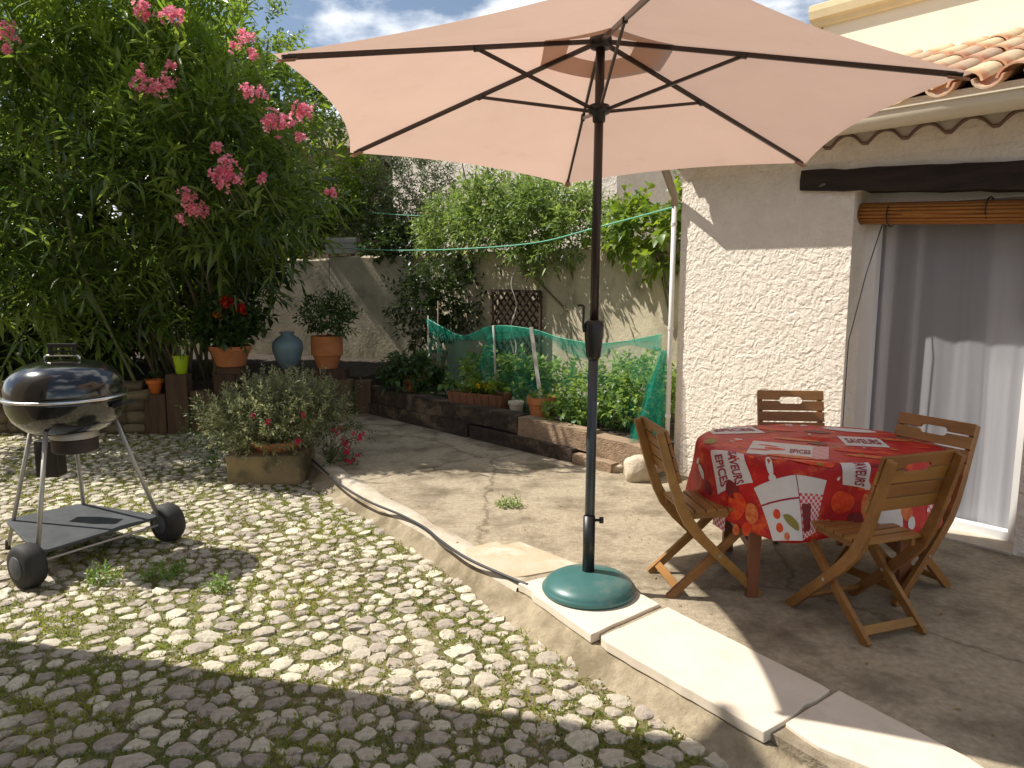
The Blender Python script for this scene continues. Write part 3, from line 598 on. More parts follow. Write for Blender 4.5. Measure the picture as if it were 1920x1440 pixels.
MB().box(-0.05, 9.1, 3.3, 8.1, 3.93, 4.0).build('roof', 'eave_clay', ub)
MB().box(0.28, 0.55, 3.4, 3.8, 3.9, 4.7).build('chimney', 'eave_clay', ub)

# ================================================================== GARDEN WALLS AND FAR BUILDINGS
def wall_obj(a, b, th, z0, z1, name, mat, label, cat):
    a = Vector(a); b = Vector(b); d = (b - a).normalized(); nn = Vector((-d.y, d.x))
    if nn.y < 0: nn = -nn
    L = (b - a).length; n = max(2, int(L / 0.25)); rows = []
    for i in range(n + 1):
        p = a + d * L * i / n; zt = z1 + 0.035 * mnoise.noise(Vector((p.x * 2, p.y, 0))); q = p + nn * th
        rows.append([(p.x, p.y, z0), (p.x, p.y, zt - 0.03), (p.x + nn.x * 0.03, p.y + nn.y * 0.03, zt), (q.x - nn.x * 0.03, q.y - nn.y * 0.03, zt), (q.x, q.y, zt - 0.03), (q.x, q.y, z0)])
    mb = MB().grid(rows); mb.add(rows[0], [(0, 1, 2, 3, 4, 5)]); mb.add(rows[-1], [(5, 4, 3, 2, 1, 0)])
    o = mb.build(name, mat); return tag(o, label, cat)
gwall = wall_obj((-1.25, 10.40), (2.20, 6.33), 0.25, -0.2, 1.88, 'garden_wall', 'garden_plaster', 'stained plaster garden wall behind the vegetable bed', 'wall')
wall_obj((-2.62, 10.907), (-1.255, 10.41), 0.25, -0.2, 1.86, 'end_wall', 'garden_plaster', 'short yellowish stained wall left of the vegetable bed corner', 'wall')
wall_obj((-9.5, 13.2), (-2.63, 10.91), 0.22, -0.2, 1.82, 'old_wall', 'garden_plaster', 'old weathered plaster wall behind the oleander and pots', 'wall')
stm = []
for k in range(10):
    mb = MB().box(-0.5, 0.5, -0.5, 0.5, -0.5, 0.5); me = mb.mesh('stone', 'rubble'); b = bmesh.new(); b.from_mesh(me)
    bmesh.ops.subdivide_edges(b, edges=list(b.edges), cuts=1, use_grid_fill=True)
    for v in b.verts:
        v.co *= 0.5 + 0.42 / max(v.co.length, 0.5) ** 0.6 if v.co.length > 0.6 else 1.0
        v.co += Vector((random.uniform(-0.06, 0.06), random.uniform(-0.06, 0.06), random.uniform(-0.06, 0.06)))
    b.to_mesh(me); b.free(); me.shade_smooth(); stm.append(me)
def rubble_face(parent, x0, x1, z0, z1, yy, depth, h=(0.10, 0.18), w=(0.14, 0.32), name='stone'):
    z = z0
    while z < z1 - 0.03:
        hh = min(random.uniform(*h), z1 - z + 0.03); x = x0
        while x < x1 - 0.03:
            ww = random.uniform(*w)
            o = link(bpy.data.objects.new(name, random.choice(stm)), parent)
            o.location = (x + ww / 2, yy + random.uniform(-0.015, 0.015), z + hh / 2); o.scale = (ww * 1.0, depth, hh * 1.0)
            o.rotation_euler = (random.choice((0, math.pi)) + random.uniform(-0.06, 0.06), random.uniform(-0.08, 0.08), 0)
            x += ww * 0.97
        z += hh * 0.95
cap = thing('wall_capping', 'grey weathered wooden box on top of the garden wall end', 'wall capping', (-2.42, 10.95, 1.885))
for i in range(3): MB().box(-0.22, 0.22, -0.16, 0.12, i * 0.075, 0.071 + i * 0.075).build('board', 'stake_grey', cap, bevel=0.006)
fh = thing('stucco_house', 'tall pale stucco house wall rising behind the garden wall', 'house', (-2.28, 14.7, -0.3), math.atan2(-0.75, 0.66))
MB().box(0, 5.6, 0, 5, 0, 5.2).build('wall', 'far_stucco', fh); MB().box(-0.15, 5.75, -0.2, 5.2, 5.2, 5.35).build('roof', 'eave_clay', fh)
gh = thing('grey_roofed_house', 'distant grey roofed house glimpsed beside the parasol edge', 'house', (-6.6, 19.0, -0.3))
MB().box(-2.0, 3.0, 0, 5, 0, 5.0).build('wall', 'rubble', gh)
MB().add([(-2.2, -0.3, 4.95), (3.2, -0.3, 4.95), (3.2, 2.5, 6.2), (-2.2, 2.5, 6.2), (-2.2, 5.3, 4.95), (3.2, 5.3, 4.95)], [(0, 1, 2, 3), (3, 2, 5, 4), (0, 3, 4), (1, 5, 2)]).build('roof', 'rubble', gh)
# house to the left whose corner shades the foreground
lh = thing('left_house', 'ochre house left of the yard, shading the foreground cobbles', 'house', (-3.3, 3.53, -0.3))
MB().box(-6, 0, -9, 0, 0, 5.5).build('wall', 'ochre_wall', lh); MB().add([(-6.3, -9.3, 5.48), (0.05, -9.3, 5.48), (0.05, 0.05, 5.48), (-6.3, 0.05, 5.48), (-3.1, -9.3, 6.6), (-3.1, 0.05, 6.6)], [(1, 2, 5, 4), (0, 4, 5, 3), (2, 3, 5), (0, 1, 4), (0, 3, 2, 1)]).build('roof', 'tile_clay', lh)
for y0 in (-3.0, -6.2):
    wv = MB().box(-0.02, 0.03, y0, y0 + 1.0, 1.3, 2.6).build('shutter', 'post_wood', lh)

# low stone retaining wall, far left
rw = thing('retaining_wall', 'low dry stone retaining wall behind the barbecue', 'wall', (-7.2, 8.0, YZ))
MB().box(0, 3.22, 0.05, 0.2, -0.1, 0.5).build('core', 'rubble', rw)
rubble_face(rw, 1.4, 3.22, 0.0, 0.53, 0.0, 0.2, (0.09, 0.15), (0.12, 0.28))
# upright timbers
pal = thing('timber_palisade', 'row of upright old timbers holding the terrace', 'timber edging', (-3.96, 8.0, YZ))
px = 0.0
for i, (w_, top, dy) in enumerate([(0.26, .43, 0), (.24, .645, 0.0), (.22, .46, .03), (.25, .63, .13), (.24, .52, .19), (.23, .56, .25), (.25, .50, .33), (.24, .54, .42), (.22, .52, .50), (.2, .5, .58)]):
    o = MB().box(px + 0.006, px + w_ - 0.006, dy - 0.08, dy + 0.08, -0.1, top).build('post', 'post_wood', pal, bevel=0.012); px += w_

# sleepers
sl_ = thing('sleeper_edging', 'stacked dark railway sleepers edging the vegetable bed', 'timber edging', (-1.68, 8.66, 0))
A0 = Vector((0, 0, 0)); B0 = Vector((2.50, -2.66, 0)); dd = B0.normalized(); nn2 = Vector((dd.y, -dd.x, 0)) * -1
def sleeper(t0, t1, off, z0, z1, mat, tilt=0.0, lab=None):
    p = A0 + B0 * t0 + nn2 * off; q = A0 + B0 * t1 + nn2 * off
    o = MB().bar((p.x, p.y, (z0 + z1) / 2), (q.x, q.y, (z0 + z1) / 2 + tilt), 0.17, z1 - z0).build('sleeper', mat, sl_)
    b = bmesh.new(); b.from_mesh(o.data); bmesh.ops.subdivide_edges(b, edges=list(b.edges), cuts=6, use_grid_fill=True); b.to_mesh(o.data); b.free()
    roughen(o, 0.012, 6, t0 * 9); o.data.shade_smooth(); o.data.set_sharp_from_angle(angle=R(45))
    if lab: o['label'] = lab
sleeper(-0.01, 0.52, 0.0, -0.02, 0.135, 'sleeper_wood'); sleeper(0.53, 0.90, 0.0, -0.02, 0.12, 'sleeper_wood')
sleeper(0.905, 1.02, -0.02, -0.02, 0.09, 'sleeper_sunlit', -0.02, 'broken sleeper end coloured pale as if sunlit')
sleeper(0.0, 0.70, 0.05, 0.14, 0.30, 'sleeper_wood'); sleeper(0.705, 0.93, 0.05, 0.125, 0.29, 'sleeper_sunlit', -0.015, 'sleeper coloured pale as if sunlit')
sleeper(0.94, 1.12, 0.07, 0.06, 0.25, 'sleeper_sunlit', -0.01, 'sleeper beside the house corner coloured pale as if sunlit')

# ================================================================== rocks
def rock(name, label, loc, size, mat, seed, cat='rock'):
    me = bpy.data.meshes.new(name); b = bmesh.new(); bmesh.ops.create_icosphere(b, subdivisions=3, radius=0.5)
    for v in b.verts:
        c = v.co.copy(); v.co = Vector([math.copysign(abs(x * 2) ** 0.7 / 2, x) for x in c]); v.co *= 1 + 0.22 * mnoise.noise(c * 2.5 + Vector((seed, 0, 0))) + 0.08 * mnoise.noise(c * 7 + Vector((seed, 3, 0)))
        v.co = Vector((v.co.x * size[0], v.co.y * size[1], v.co.z * size[2]))
    b.to_mesh(me); b.free(); me.materials.append(MATS[mat]); me.shade_smooth()
    o = link(bpy.data.objects.new(name, me)); o.location = loc; return tag(o, label, cat)
rock('rock', 'pale rough rock lying at the house corner', (0.99, 5.68, 0.085), (0.25, 0.2, 0.21), 'pale_rock', 1)
rock('rock', 'small pale stone chip beside the sleeper end', (0.86, 5.93, 0.025), (0.12, 0.09, 0.07), 'pale_rock', 5)
sb = MB().box(-0.31, 0.31, -0.24, 0.24, -0.14, 0.13).build('stone_block', 'block_stone', bevel=0.03); roughen(sb, 0.02, 5, 2, 3); sb.location = (-2.02, 6.18, -0.0); sb.data.shade_smooth(); tag(sb, 'squared mossy stone block under the silvery potted shrub', 'stone block')

# ================================================================== PARASOL
AX = Vector((0.01367, 0.07291, 0.99725)).normalized()
um = thing('parasol', 'large beige hexagonal parasol with dark pole and ribs', 'parasol', (0.3823, 3.5745, 0.016))
um.rotation_mode = 'QUATERNION'; um.rotation_quaternion = AX.to_track_quat('Z', 'Y') if False else Vector((0, 0, 1)).rotation_difference(AX)
HUB, DROP, RR_ = 2.672, 0.372, 1.50
pl = MB().tube([(0, 0, 0.10), (0, 0, 1.27)], 0.0245, 16).build('lower_pole', 'pole_grey', um, smooth=True)
MB().tube([(0, 0, 1.26), (0, 0, HUB + 0.02)], 0.022, 16).build('upper_pole', 'pole_brown', um, smooth=True)
hs_ = MB().lathe([(0.026, 1.14), (0.036, 1.16), (0.046, 1.26), (0.049, 1.31), (0.044, 1.33), (0.024, 1.335)], 18).build('crank_housing', 'black_plastic', um, smooth=True)
MB().tube([(-0.035, -0.01, 1.28), (-0.052, -0.015, 1.28), (-0.055, -0.018, 1.30), (-0.055, -0.02, 1.40), (-0.06, -0.02, 1.405), (-0.085, -0.022, 1.405)], 0.006, 8).build('crank', 'black_plastic', hs_, smooth=True)
MB().lathe([(0.022, HUB - 0.05), (0.05, HUB - 0.045), (0.055, HUB - 0.01), (0.05, HUB + 0.015), (0.02, HUB + 0.03)], 16).build('hub', 'black_plastic', um, smooth=True)
RZ = HUB - 0.335
MB().lathe([(0.0225, RZ - 0.06), (0.03, RZ - 0.055), (0.032, RZ - 0.02), (0.05, RZ - 0.015), (0.05, RZ + 0.02), (0.0225, RZ + 0.03)], 16).build('runner', 'black_plastic', um, smooth=True)
TIPS = []
for k in range(6):
    an = 0.0275 + k * math.pi / 3; TIPS.append(Vector((-math.sin(an), math.cos(an), 0)))
def can(r, d, lift=0.0): return Vector((d.x * RR_ * r, d.y * RR_ * r, HUB - 0.004 - DROP * (r ** 1.04) + lift))
for k, d in enumerate(TIPS):
    side = Vector((-d.y, d.x, 0))
    rib = MB().bar(can(0.03, d, -0.012), can(0.985, d, -0.014), 0.013, 0.020).build('rib', 'pole_brown', um)
    MB().tube([can(0.965, d, -0.014), can(1.0, d, -0.014)], 0.010, 8).build('rib_cap', 'black_plastic', rib)
    MB().bar(Vector((d.x * 0.045, d.y * 0.045, RZ)), can(0.44, d, -0.026), 0.011, 0.015).build('strut', 'pole_brown', um)
    MB().bar(can(0.43, d, -0.022) - side * 0.0, can(0.455, d, -0.022), 0.022, 0.022).build('joint', 'black_plastic', rib)
cv = MB(); RS = [0.12, 0.16, 0.24, 0.34, 0.45, 0.56, 0.67, 0.78, 0.87, 0.94, 0.98, 1.0, 1.022]; NT = 14
def panel(r, t, k, conc):
    a, b = can(r, TIPS[k]), can(r, TIPS[(k + 1) % 6]); p = a.lerp(b, t)
    q = 4 * t * (1 - t); c = Vector((0, 0, HUB - DROP * r)); e = 1 - conc * q * max(0, (r - 0.45) / 0.55) ** 1.6
    p2 = Vector((p.x * e, p.y * e, p.z + DROP * r * (1 - e) * 0.6 - 0.012 * q * math.sin(math.pi * min(r, 1)))); return p2
for k in range(6): cv.grid([[panel(r, j / NT, k, 0.06) for j in range(NT + 1)] for r in RS])
cano = cv.build('canopy', 'canopy', um, smooth=True, recalc=False)
b = bmesh.new(); b.from_mesh(cano.data); bmesh.ops.remove_doubles(b, verts=b.verts, dist=0.0005); bmesh.ops.recalc_face_normals(b, faces=b.faces); b.to_mesh(cano.data); b.free()
cano.data.shade_smooth(); cano.data.set_sharp_from_angle(angle=R(4))
vc = MB()
for k in range(6): vc.grid([[panel(r, j / 6, k, 0.0) + Vector((0, 0, 0.045 - 0.02 * (r / 0.22))) for j in range(7)] for r in (0.003, 0.06, 0.12, 0.18, 0.225)])
vco = vc.build('vent_cap', 'canopy', um, smooth=True)
for d in TIPS: MB().bar(can(0.965, d, -0.026), can(1.015, d, -0.026), 0.034, 0.002).build('tip_pocket', 'canopy', um)
MB().lathe([(0.018, HUB + 0.06), (0.03, HUB + 0.075), (0.034, HUB + 0.1), (0.02, HUB + 0.13), (0.004, HUB + 0.14)], 14).build('finial', 'black_plastic', um, smooth=True)

pb = thing('parasol_stand', 'round dark green parasol stand weighing down on the white slab', 'parasol stand', (0.3823, 3.5445, 0.018))
MB().lathe([(0.225, 0.0), (0.232, 0.012), (0.232, 0.022), (0.224, 0.027), (0.222, 0.034), (0.210, 0.050), (0.180, 0.068), (0.13, 0.080), (0.06, 0.088), (0.034, 0.090)], 48).build('foot', 'base_green', pb, smooth=True)
tb = MB().tube([(0, 0.033, 0.085), (0.003, 0.055, 0.365)], 0.030, 18).build('tube', 'black_plastic', pb, smooth=True)
tk = MB().tube([(0.025, 0.05, 0.345), (0.062, 0.048, 0.345)], 0.008, 8); tk.tube([(0.052, 0.048, 0.345), (0.072, 0.047, 0.345)], 0.017, 10); tk.build('knob', 'black_plastic', tb, smooth=True)

# ================================================================== TABLE AND CLOTH
TX, TY, TZ = 1.60, 3.85, 0.705
tbl = thing('table', 'oval wooden folding table hidden under the red cloth', 'table', (TX, TY, 0))
MB().prism([(0.60 * math.cos(t), 0.48 * math.sin(t)) for t in np.linspace(0, 2 * math.pi, 40, endpoint=False)], TZ - 0.03, TZ - 0.004).build('tabletop', 'table_wood', tbl)
for (x0, y0, x1, y1) in ((-0.42, -0.33, -0.40, -0.30), (0.32, -0.34, 0.31, -0.31), (-0.36, 0.30, -0.36, 0.28), (0.36, 0.30, 0.36, 0.28)):
    MB().bar((x0, y0, 0), (x1, y1, TZ - 0.03), 0.055, 0.035, (0, 1, 0)).build('leg', 'table_wood', tbl)
MB().bar((-0.40, -0.30, 0.62), (0.31, -0.30, 0.62), 0.025, 0.05).build('apron', 'table_wood', tbl); MB().bar((-0.39, 0.28, 0.62), (0.37, 0.28, 0.62), 0.025, 0.05).build('apron', 'table_wood', tbl)
MB().bar((-0.41, -0.32, 0.22), (-0.36, 0.29, 0.22), 0.02, 0.04).build('stretcher', 'table_wood', tbl); MB().bar((0.32, -0.33, 0.22), (0.36, 0.29, 0.22), 0.02, 0.04).build('stretcher', 'table_wood', tbl)
CA, CB = 0.622, 0.502
def S(u, v):
    r = math.hypot(u, v); th = math.atan2(v, u); e = 1 / math.sqrt((math.cos(th) / CA) ** 2 + (math.sin(th) / CB) ** 2)
    if r <= e - 0.03: return Vector((u, v, TZ))
    d = r - (e - 0.03); ca, sa = math.cos(th), math.sin(th); nx, ny = ca / CA ** 2, sa / CB ** 2; nl = math.hypot(nx, ny); nx /= nl; ny /= nl
    bx, by = ca * (e - 0.03), sa * (e - 0.03); rb = 0.035
    if d < rb * math.pi / 2: a = d / rb; o, z = rb * math.sin(a), rb * (1 - math.cos(a))
    else:
        h = d - rb * math.pi / 2; o = rb + 0.10 * h + (0.09 * math.sin(5 * th + 0.6) + 0.05 * math.sin(9 * th + 2.0)) * h * min(1, h * 5) * 0.9; z = rb + h * 0.985
    return Vector((bx + nx * o, by + ny * o, TZ - z))
def S3(u, v, off):
    p = S(u, v); n = (S(u + 0.004, v) - p).cross(S(u, v + 0.004) - p)
    n = n.normalized() if n.length > 0 else Vector((0, 0, 1)); return p + n * off
cl_ = thing('tablecloth', 'red printed tablecloth with spice cards draped over the table', 'tablecloth', (TX, TY, 0))
rows = []
for i in range(121):
    th = 2 * math.pi * i / 120; e = 1 / math.sqrt((math.cos(th) / CA) ** 2 + (math.sin(th) / CB) ** 2)
    drop = 0.325 + 0.022 * math.cos(2 * (th + 2.1)) + 0.014 * math.sin(5 * th)
    rows.append([S(math.cos(th) * (e + drop) * k, math.sin(th) * (e + drop) * k) for k in (0.02, 0.2, 0.4, 0.5, 0.56, 0.6, 0.62, 0.64, 0.66, 0.68, 0.70, 0.74, 0.78, 0.82, 0.86, 0.90, 0.94, 0.97, 1.0)])
cb = MB().grid(rows).build('cloth', 'cloth_red', cl_, smooth=True); sm = cb.modifiers.new('solid', 'SOLIDIFY'); sm.thickness = 0.002; sm.offset = -1
def card(cx, cy, w, h, ang, mat, off=0.0022, name='printed_card', parent=None, n=10):
    ca, sa = math.cos(R(ang)), math.sin(R(ang)); G = []; UV = []
    for i in range(n + 1):
        r0 = []
        for j in range(n + 1):
            a, b_ = (i / n - 0.5) * w, (j / n - 0.5) * h; u, v = cx + a * ca - b_ * sa, cy + a * sa + b_ * ca; r0.append(S3(u, v, off)); UV.append((a, b_))
        G.append(r0)
    o = MB().grid(G).build(name, mat, parent or cb, smooth=True, recalc=False)
    lay = o.data.uv_layers.new(name='UVMap')
    for lp in o.data.loops: lay.data[lp.index].uv = UV[lp.vertex_index]
    return o
def disc(cx, cy, rx, ry, mat, off=0.003, ang=0, name='printed_shape', wob=0.05):
    V = [S3(cx, cy, off)]; n = 18; ca, sa = math.cos(R(ang)), math.sin(R(ang))
    for k in range(n):
        t = 2 * math.pi * k / n; q = 1 + wob * math.sin(3 * t + cx * 40) + wob * 0.6 * math.sin(5 * t + cy * 30); a, b_ = rx * q * math.cos(t), ry * q * math.sin(t); V.append(S3(cx + a * ca - b_ * sa, cy + a * sa + b_ * ca, off))
    return MB().add(V, [(0, k + 1, (k + 1) % n + 1) for k in range(n)]).build(name, mat, cb, recalc=False)
def word(txt, cx, cy, size, ang, mat, parent, off=0.0042):
    c = bpy.data.curves.new('word', 'FONT'); c.body = txt; c.size = size; c.align_x = 'CENTER'; c.align_y = 'CENTER'; c.offset = 0.0012; c.resolution_u = 3
    o = bpy.data.objects.new('word', c); col.objects.link(o); dg = bpy.context.evaluated_depsgraph_get(); me = bpy.data.meshes.new_from_object(o.evaluated_get(dg)); bpy.data.objects.remove(o)
    ca, sa = math.cos(R(ang)), math.sin(R(ang))
    for v in me.vertices:
        x, y_ = v.co.x * 0.86, v.co.y; v.co = S3(cx + x * ca - y_ * sa, cy + x * sa + y_ * ca, off)
    me.materials.clear(); me.materials.append(MATS[mat]); return link(bpy.data.objects.new('lettering', me), parent)
def quad(q, a, b_):
    (x0, y0), (x1, y1), (x2, y2), (x3, y3) = q   # top-left, top-right, bottom-right, bottom-left; a runs down, b runs right
    tx, ty = x0 + (x1 - x0) * b_, y0 + (y1 - y0) * b_; bx2, by2 = x3 + (x2 - x3) * b_, y3 + (y2 - y3) * b_; return tx + (bx2 - tx) * a, ty + (by2 - ty) * a
def qcard(q, mat, off=0.0022, name='printed_card', n=10, par=None):
    G = []; UV = []; h = math.dist(q[0], q[3]); w = math.dist(q[0], q[1])
    for i in range(n + 1):
        G.append([S3(*quad(q, i / n, j / n), off) for j in range(n + 1)]); UV += [(i / n * h, j / n * w) for j in range(n + 1)]
    o = MB().grid(G).build(name, mat, par or cb, smooth=True, recalc=False); lay = o.data.uv_layers.new(name='UVMap')
    for lp in o.data.loops: lay.data[lp.index].uv = UV[lp.vertex_index]
    return o
def qword(txt, q, a0, a1, b0, b1, mat, parent, down=True, off=0.0045):
    c = bpy.data.curves.new('word', 'FONT'); c.body = txt; c.size = 1; c.offset = 0.022; c.resolution_u = 3
    o = bpy.data.objects.new('word', c); col.objects.link(o); dg = bpy.context.evaluated_depsgraph_get(); me = bpy.data.meshes.new_from_object(o.evaluated_get(dg)); bpy.data.objects.remove(o)
    X = [v.co.x for v in me.vertices]; Y_ = [v.co.y for v in me.vertices]; mx_, Mx, my, My = min(X), max(X), min(Y_), max(Y_)
    for v in me.vertices:
        s, t = (v.co.x - mx_) / (Mx - mx_), (v.co.y - my) / (My - my)
        a, b_ = (a0 + (a1 - a0) * s, b0 + (b1 - b0) * t) if down else (a1 + (a0 - a1) * t, b0 + (b1 - b0) * s)
        v.co = S3(*quad(q, a, b_), off)
    me.materials.clear(); me.materials.append(MATS[mat]); return link(bpy.data.objects.new('lettering', me), parent)
Q1 = [(-0.60, -0.14), (-0.475, -0.285), (-0.53, -0.42), (-0.755, -0.295)]
k1 = qcard(Q1, 'print_white'); qword('SAVEURS', Q1, 0.02, 0.97, 0.56, 0.80, 'print_text', k1); qword('EPICES', Q1, 0.14, 0.90, 0.14, 0.40, 'print_text', k1)
Q2 = [(-0.545, -0.44), (-0.31, -0.485), (-0.405, -0.77), (-0.585, -0.69)]
k2 = qcard(Q2, 'print_white'); qcard([quad(Q2, 0.33, 0.0), quad(Q2, 0.33, 1.0), quad(Q2, 0.36, 1.0), quad(Q2, 0.36, 0.0)], 'print_text', 0.0032, 'printed_line', 4, k2)
Q3 = [(-0.305, -0.486), (-0.175, -0.545), (-0.305, -0.765), (-0.40, -0.768)]
k3 = qcard(Q3, 'gingham'); qcard([quad(Q3, 0, 0), quad(Q3, 0, 1), quad(Q3, 0.28, 1), quad(Q3, 0.28, 0)], 'print_white', 0.0032, 'printed_panel', 5, k3); qcard([quad(Q3, 0.45, 0.05), quad(Q3, 0.45, 0.5), quad(Q3, 0.9, 0.5), quad(Q3, 0.9, 0.05)], 'print_dark', 0.0032, 'printed_panel', 5, k3)
Q4 = [(-0.33, 0.02), (0.0, -0.14), (-0.11, -0.40), (-0.46, -0.27)]
k4 = qcard(Q4, 'print_white'); qcard([quad(Q4, 0.0, 0.80), quad(Q4, 0, 1), quad(Q4, 1, 1), quad(Q4, 1, 0.80)], 'gingham', 0.0032, 'printed_panel', 5, k4)
qword('EPICES', Q4, 0.42, 0.72, 0.52, 0.78, 'print_text', k4, False); c4 = quad(Q4, 0.5, 0.32); disc(*c4, 0.05, 0.03, 'print_tomato', 0.0034, -30); disc(*quad(Q4, 0.65, 0.15), 0.05, 0.015, 'print_tomato', 0.0034, -20); disc(*quad(Q4, 0.3, 0.22), 0.05, 0.012, 'print_tomato', 0.0034, -35)
Q5 = [(0.16, 0.14), (0.36, 0.09), (0.31, -0.14), (0.11, -0.09)]
k5 = qcard(Q5, 'print_white'); qword('SAVEURS', Q5, 0.25, 0.75, 0.10, 0.90, 'print_text', k5, False)
Q6 = [(-0.085, -0.46), (0.05, -0.45), (0.03, -0.60), (-0.10, -0.575)]
k6 = qcard(Q6, 'print_white'); qword('SAVEURS', Q6, 0.05, 0.95, 0.45, 0.85, 'print_text', k6)
Q7 = [(0.10, -0.62), (0.24, -0.60), (0.30, -0.74), (0.10, -0.77)]
qcard(Q7, 'print_white'); Q8 = [(0.42, -0.50), (0.55, -0.44), (0.66, -0.52), (0.46, -0.62)]; qcard(Q8, 'gingham')
Q9 = [(-0.83, -0.30), (-0.80, -0.40), (-0.87, -0.44), (-0.91, -0.33)]; qcard(Q9, 'gingham')
Q10 = [(-0.50, 0.36), (-0.22, 0.40), (-0.20, 0.22), (-0.50, 0.18)]
k10 = qcard(Q10, 'print_white'); qword('EPICES', Q10, 0.3, 0.7, 0.1, 0.9, 'print_text', k10, False)
disc(-0.70, -0.43, 0.075, 0.06, 'print_tomato'); disc(-0.66, -0.36, 0.04, 0.05, 'print_dark'); disc(-0.79, -0.50, 0.03, 0.025, 'print_orange'); disc(-0.72, -0.55, 0.04, 0.03, 'print_tomato', 0.0034); disc(-0.64, -0.52, 0.05, 0.045, 'print_orange', 0.0026, 30, wob=0.05)
disc(-0.11, -0.66, 0.07, 0.055, 'print_tomato'); disc(-0.22, -0.755, 0.032, 0.028, 'print_orange', 0.0034); disc(-0.13, -0.77, 0.03, 0.026, 'print_tomato', 0.0034); disc(-0.03, -0.74, 0.05, 0.03, 'print_dark'); disc(0.03, -0.68, 0.03, 0.06, 'print_orange', 0.0026)
disc(-0.40, -0.40, 0.016, 0.05, 'print_white', 0.0034, -25, wob=0.05); disc(-0.425, -0.455, 0.02, 0.018, 'print_white', 0.0036, 0, wob=0.03)
disc(*quad(Q2, 0.55, 0.35), 0.022, 0.022, 'print_tomato', 0.0036, wob=0.03); disc(*quad(Q2, 0.78, 0.33), 0.022, 0.022, 'print_tomato', 0.0036, wob=0.03); disc(*quad(Q2, 0.70, 0.72), 0.022, 0.055, 'print_green', 0.0036, 30); disc(*quad(Q2, 0.93, 0.5), 0.018, 0.018, 'print_orange', 0.0036)
for (x, y_, a, b2, mt) in ((-0.1, 0.05, 0.12, 0.03, 'print_orange'), (0.1, -0.22, 0.10, 0.04, 'print_tomato'), (0.12, -0.34, 0.11, 0.03, 'print_orange'), (-0.25, -0.34, 0.13, 0.03, 'print_orange'), (-0.2, -0.44, 0.10, 0.03, 'print_tomato'), (0.42, 0.05, 0.08, 0.03, 'print_orange'), (-0.56, 0.0, 0.03, 0.07, 'print_green'), (-0.12, 0.32, 0.10, 0.035, 'print_tomato'), (0.3, 0.3, 0.14, 0.05, 'print_white'), (0.1, 0.25, 0.07, 0.04, 'print_dark'), (-0.02, -0.05, 0.05, 0.03, 'print_dark'), (-0.74, -0.1, 0.02, 0.05, 'print_white'), (-0.78, -0.2, 0.03, 0.04, 'print_dark'), (0.30, -0.66, 0.05, 0.04, 'print_orange'), (0.36, -0.70, 0.03, 0.03, 'print_white'), (0.2, -0.50, 0.10, 0.03, 'print_dark')): disc(x, y_, a, b2, mt, 0.0026, -25)

random.seed(21)
for _ in range(110):
    t = random.uniform(0, 6.28); q = random.uniform(0.05, 0.86); e = 1 / math.sqrt((math.cos(t) / CA) ** 2 + (math.sin(t) / CB) ** 2) + 0.30; s = random.uniform(0.008, 0.024)
    disc(math.cos(t) * e * q ** 0.6, math.sin(t) * e * q ** 0.6, s, s * random.uniform(0.4, 1.0), random.choice(('print_tomato', 'print_orange', 'print_dark', 'print_dark', 'print_tomato', 'print_white', 'print_green')), 0.0017 + random.random() * 0.0003, random.uniform(0, 180), wob=0.12)


# ================================================================== CHAIRS
def ribbon(path, t, x0, x1):
    n = len(path); P_ = [Vector((0, y_, z)) for y_, z in path]; a = []; b_ = []
    for i, p in enumerate(P_):
        d = (P_[min(i + 1, n - 1)] - P_[max(i - 1, 0)]).normalized(); nn = Vector((0, -d.z, d.y)) * (t[i] / 2 if isinstance(t, (list, tuple)) else t / 2); a.append(p + nn); b_.append(p - nn)
    V = []
    for x in (x0, x1):
        V += [(x, p.y, p.z) for p in a] + [(x, p.y, p.z) for p in b_]
    m = 2 * n; F = []
    for i in range(n - 1):
        F += [(i, i + 1, n + i + 1, n + i), (m + i, m + n + i, m + n + i + 1, m + i + 1), (i, m + i, m + i + 1, i + 1), (n + i, n + i + 1, m + n + i + 1, m + n + i)]
    F += [(0, n, m + n, m), (n - 1, m + n - 1, m + 2 * n - 1, 2 * n - 1)]
    return MB().add(V, F)
BP = [(-0.315, 0.830), (-0.275, 0.70), (-0.235, 0.57), (-0.195, 0.46), (-0.155, 0.385), (-0.09, 0.305), (0.0, 0.215), (0.22, 0.0)]
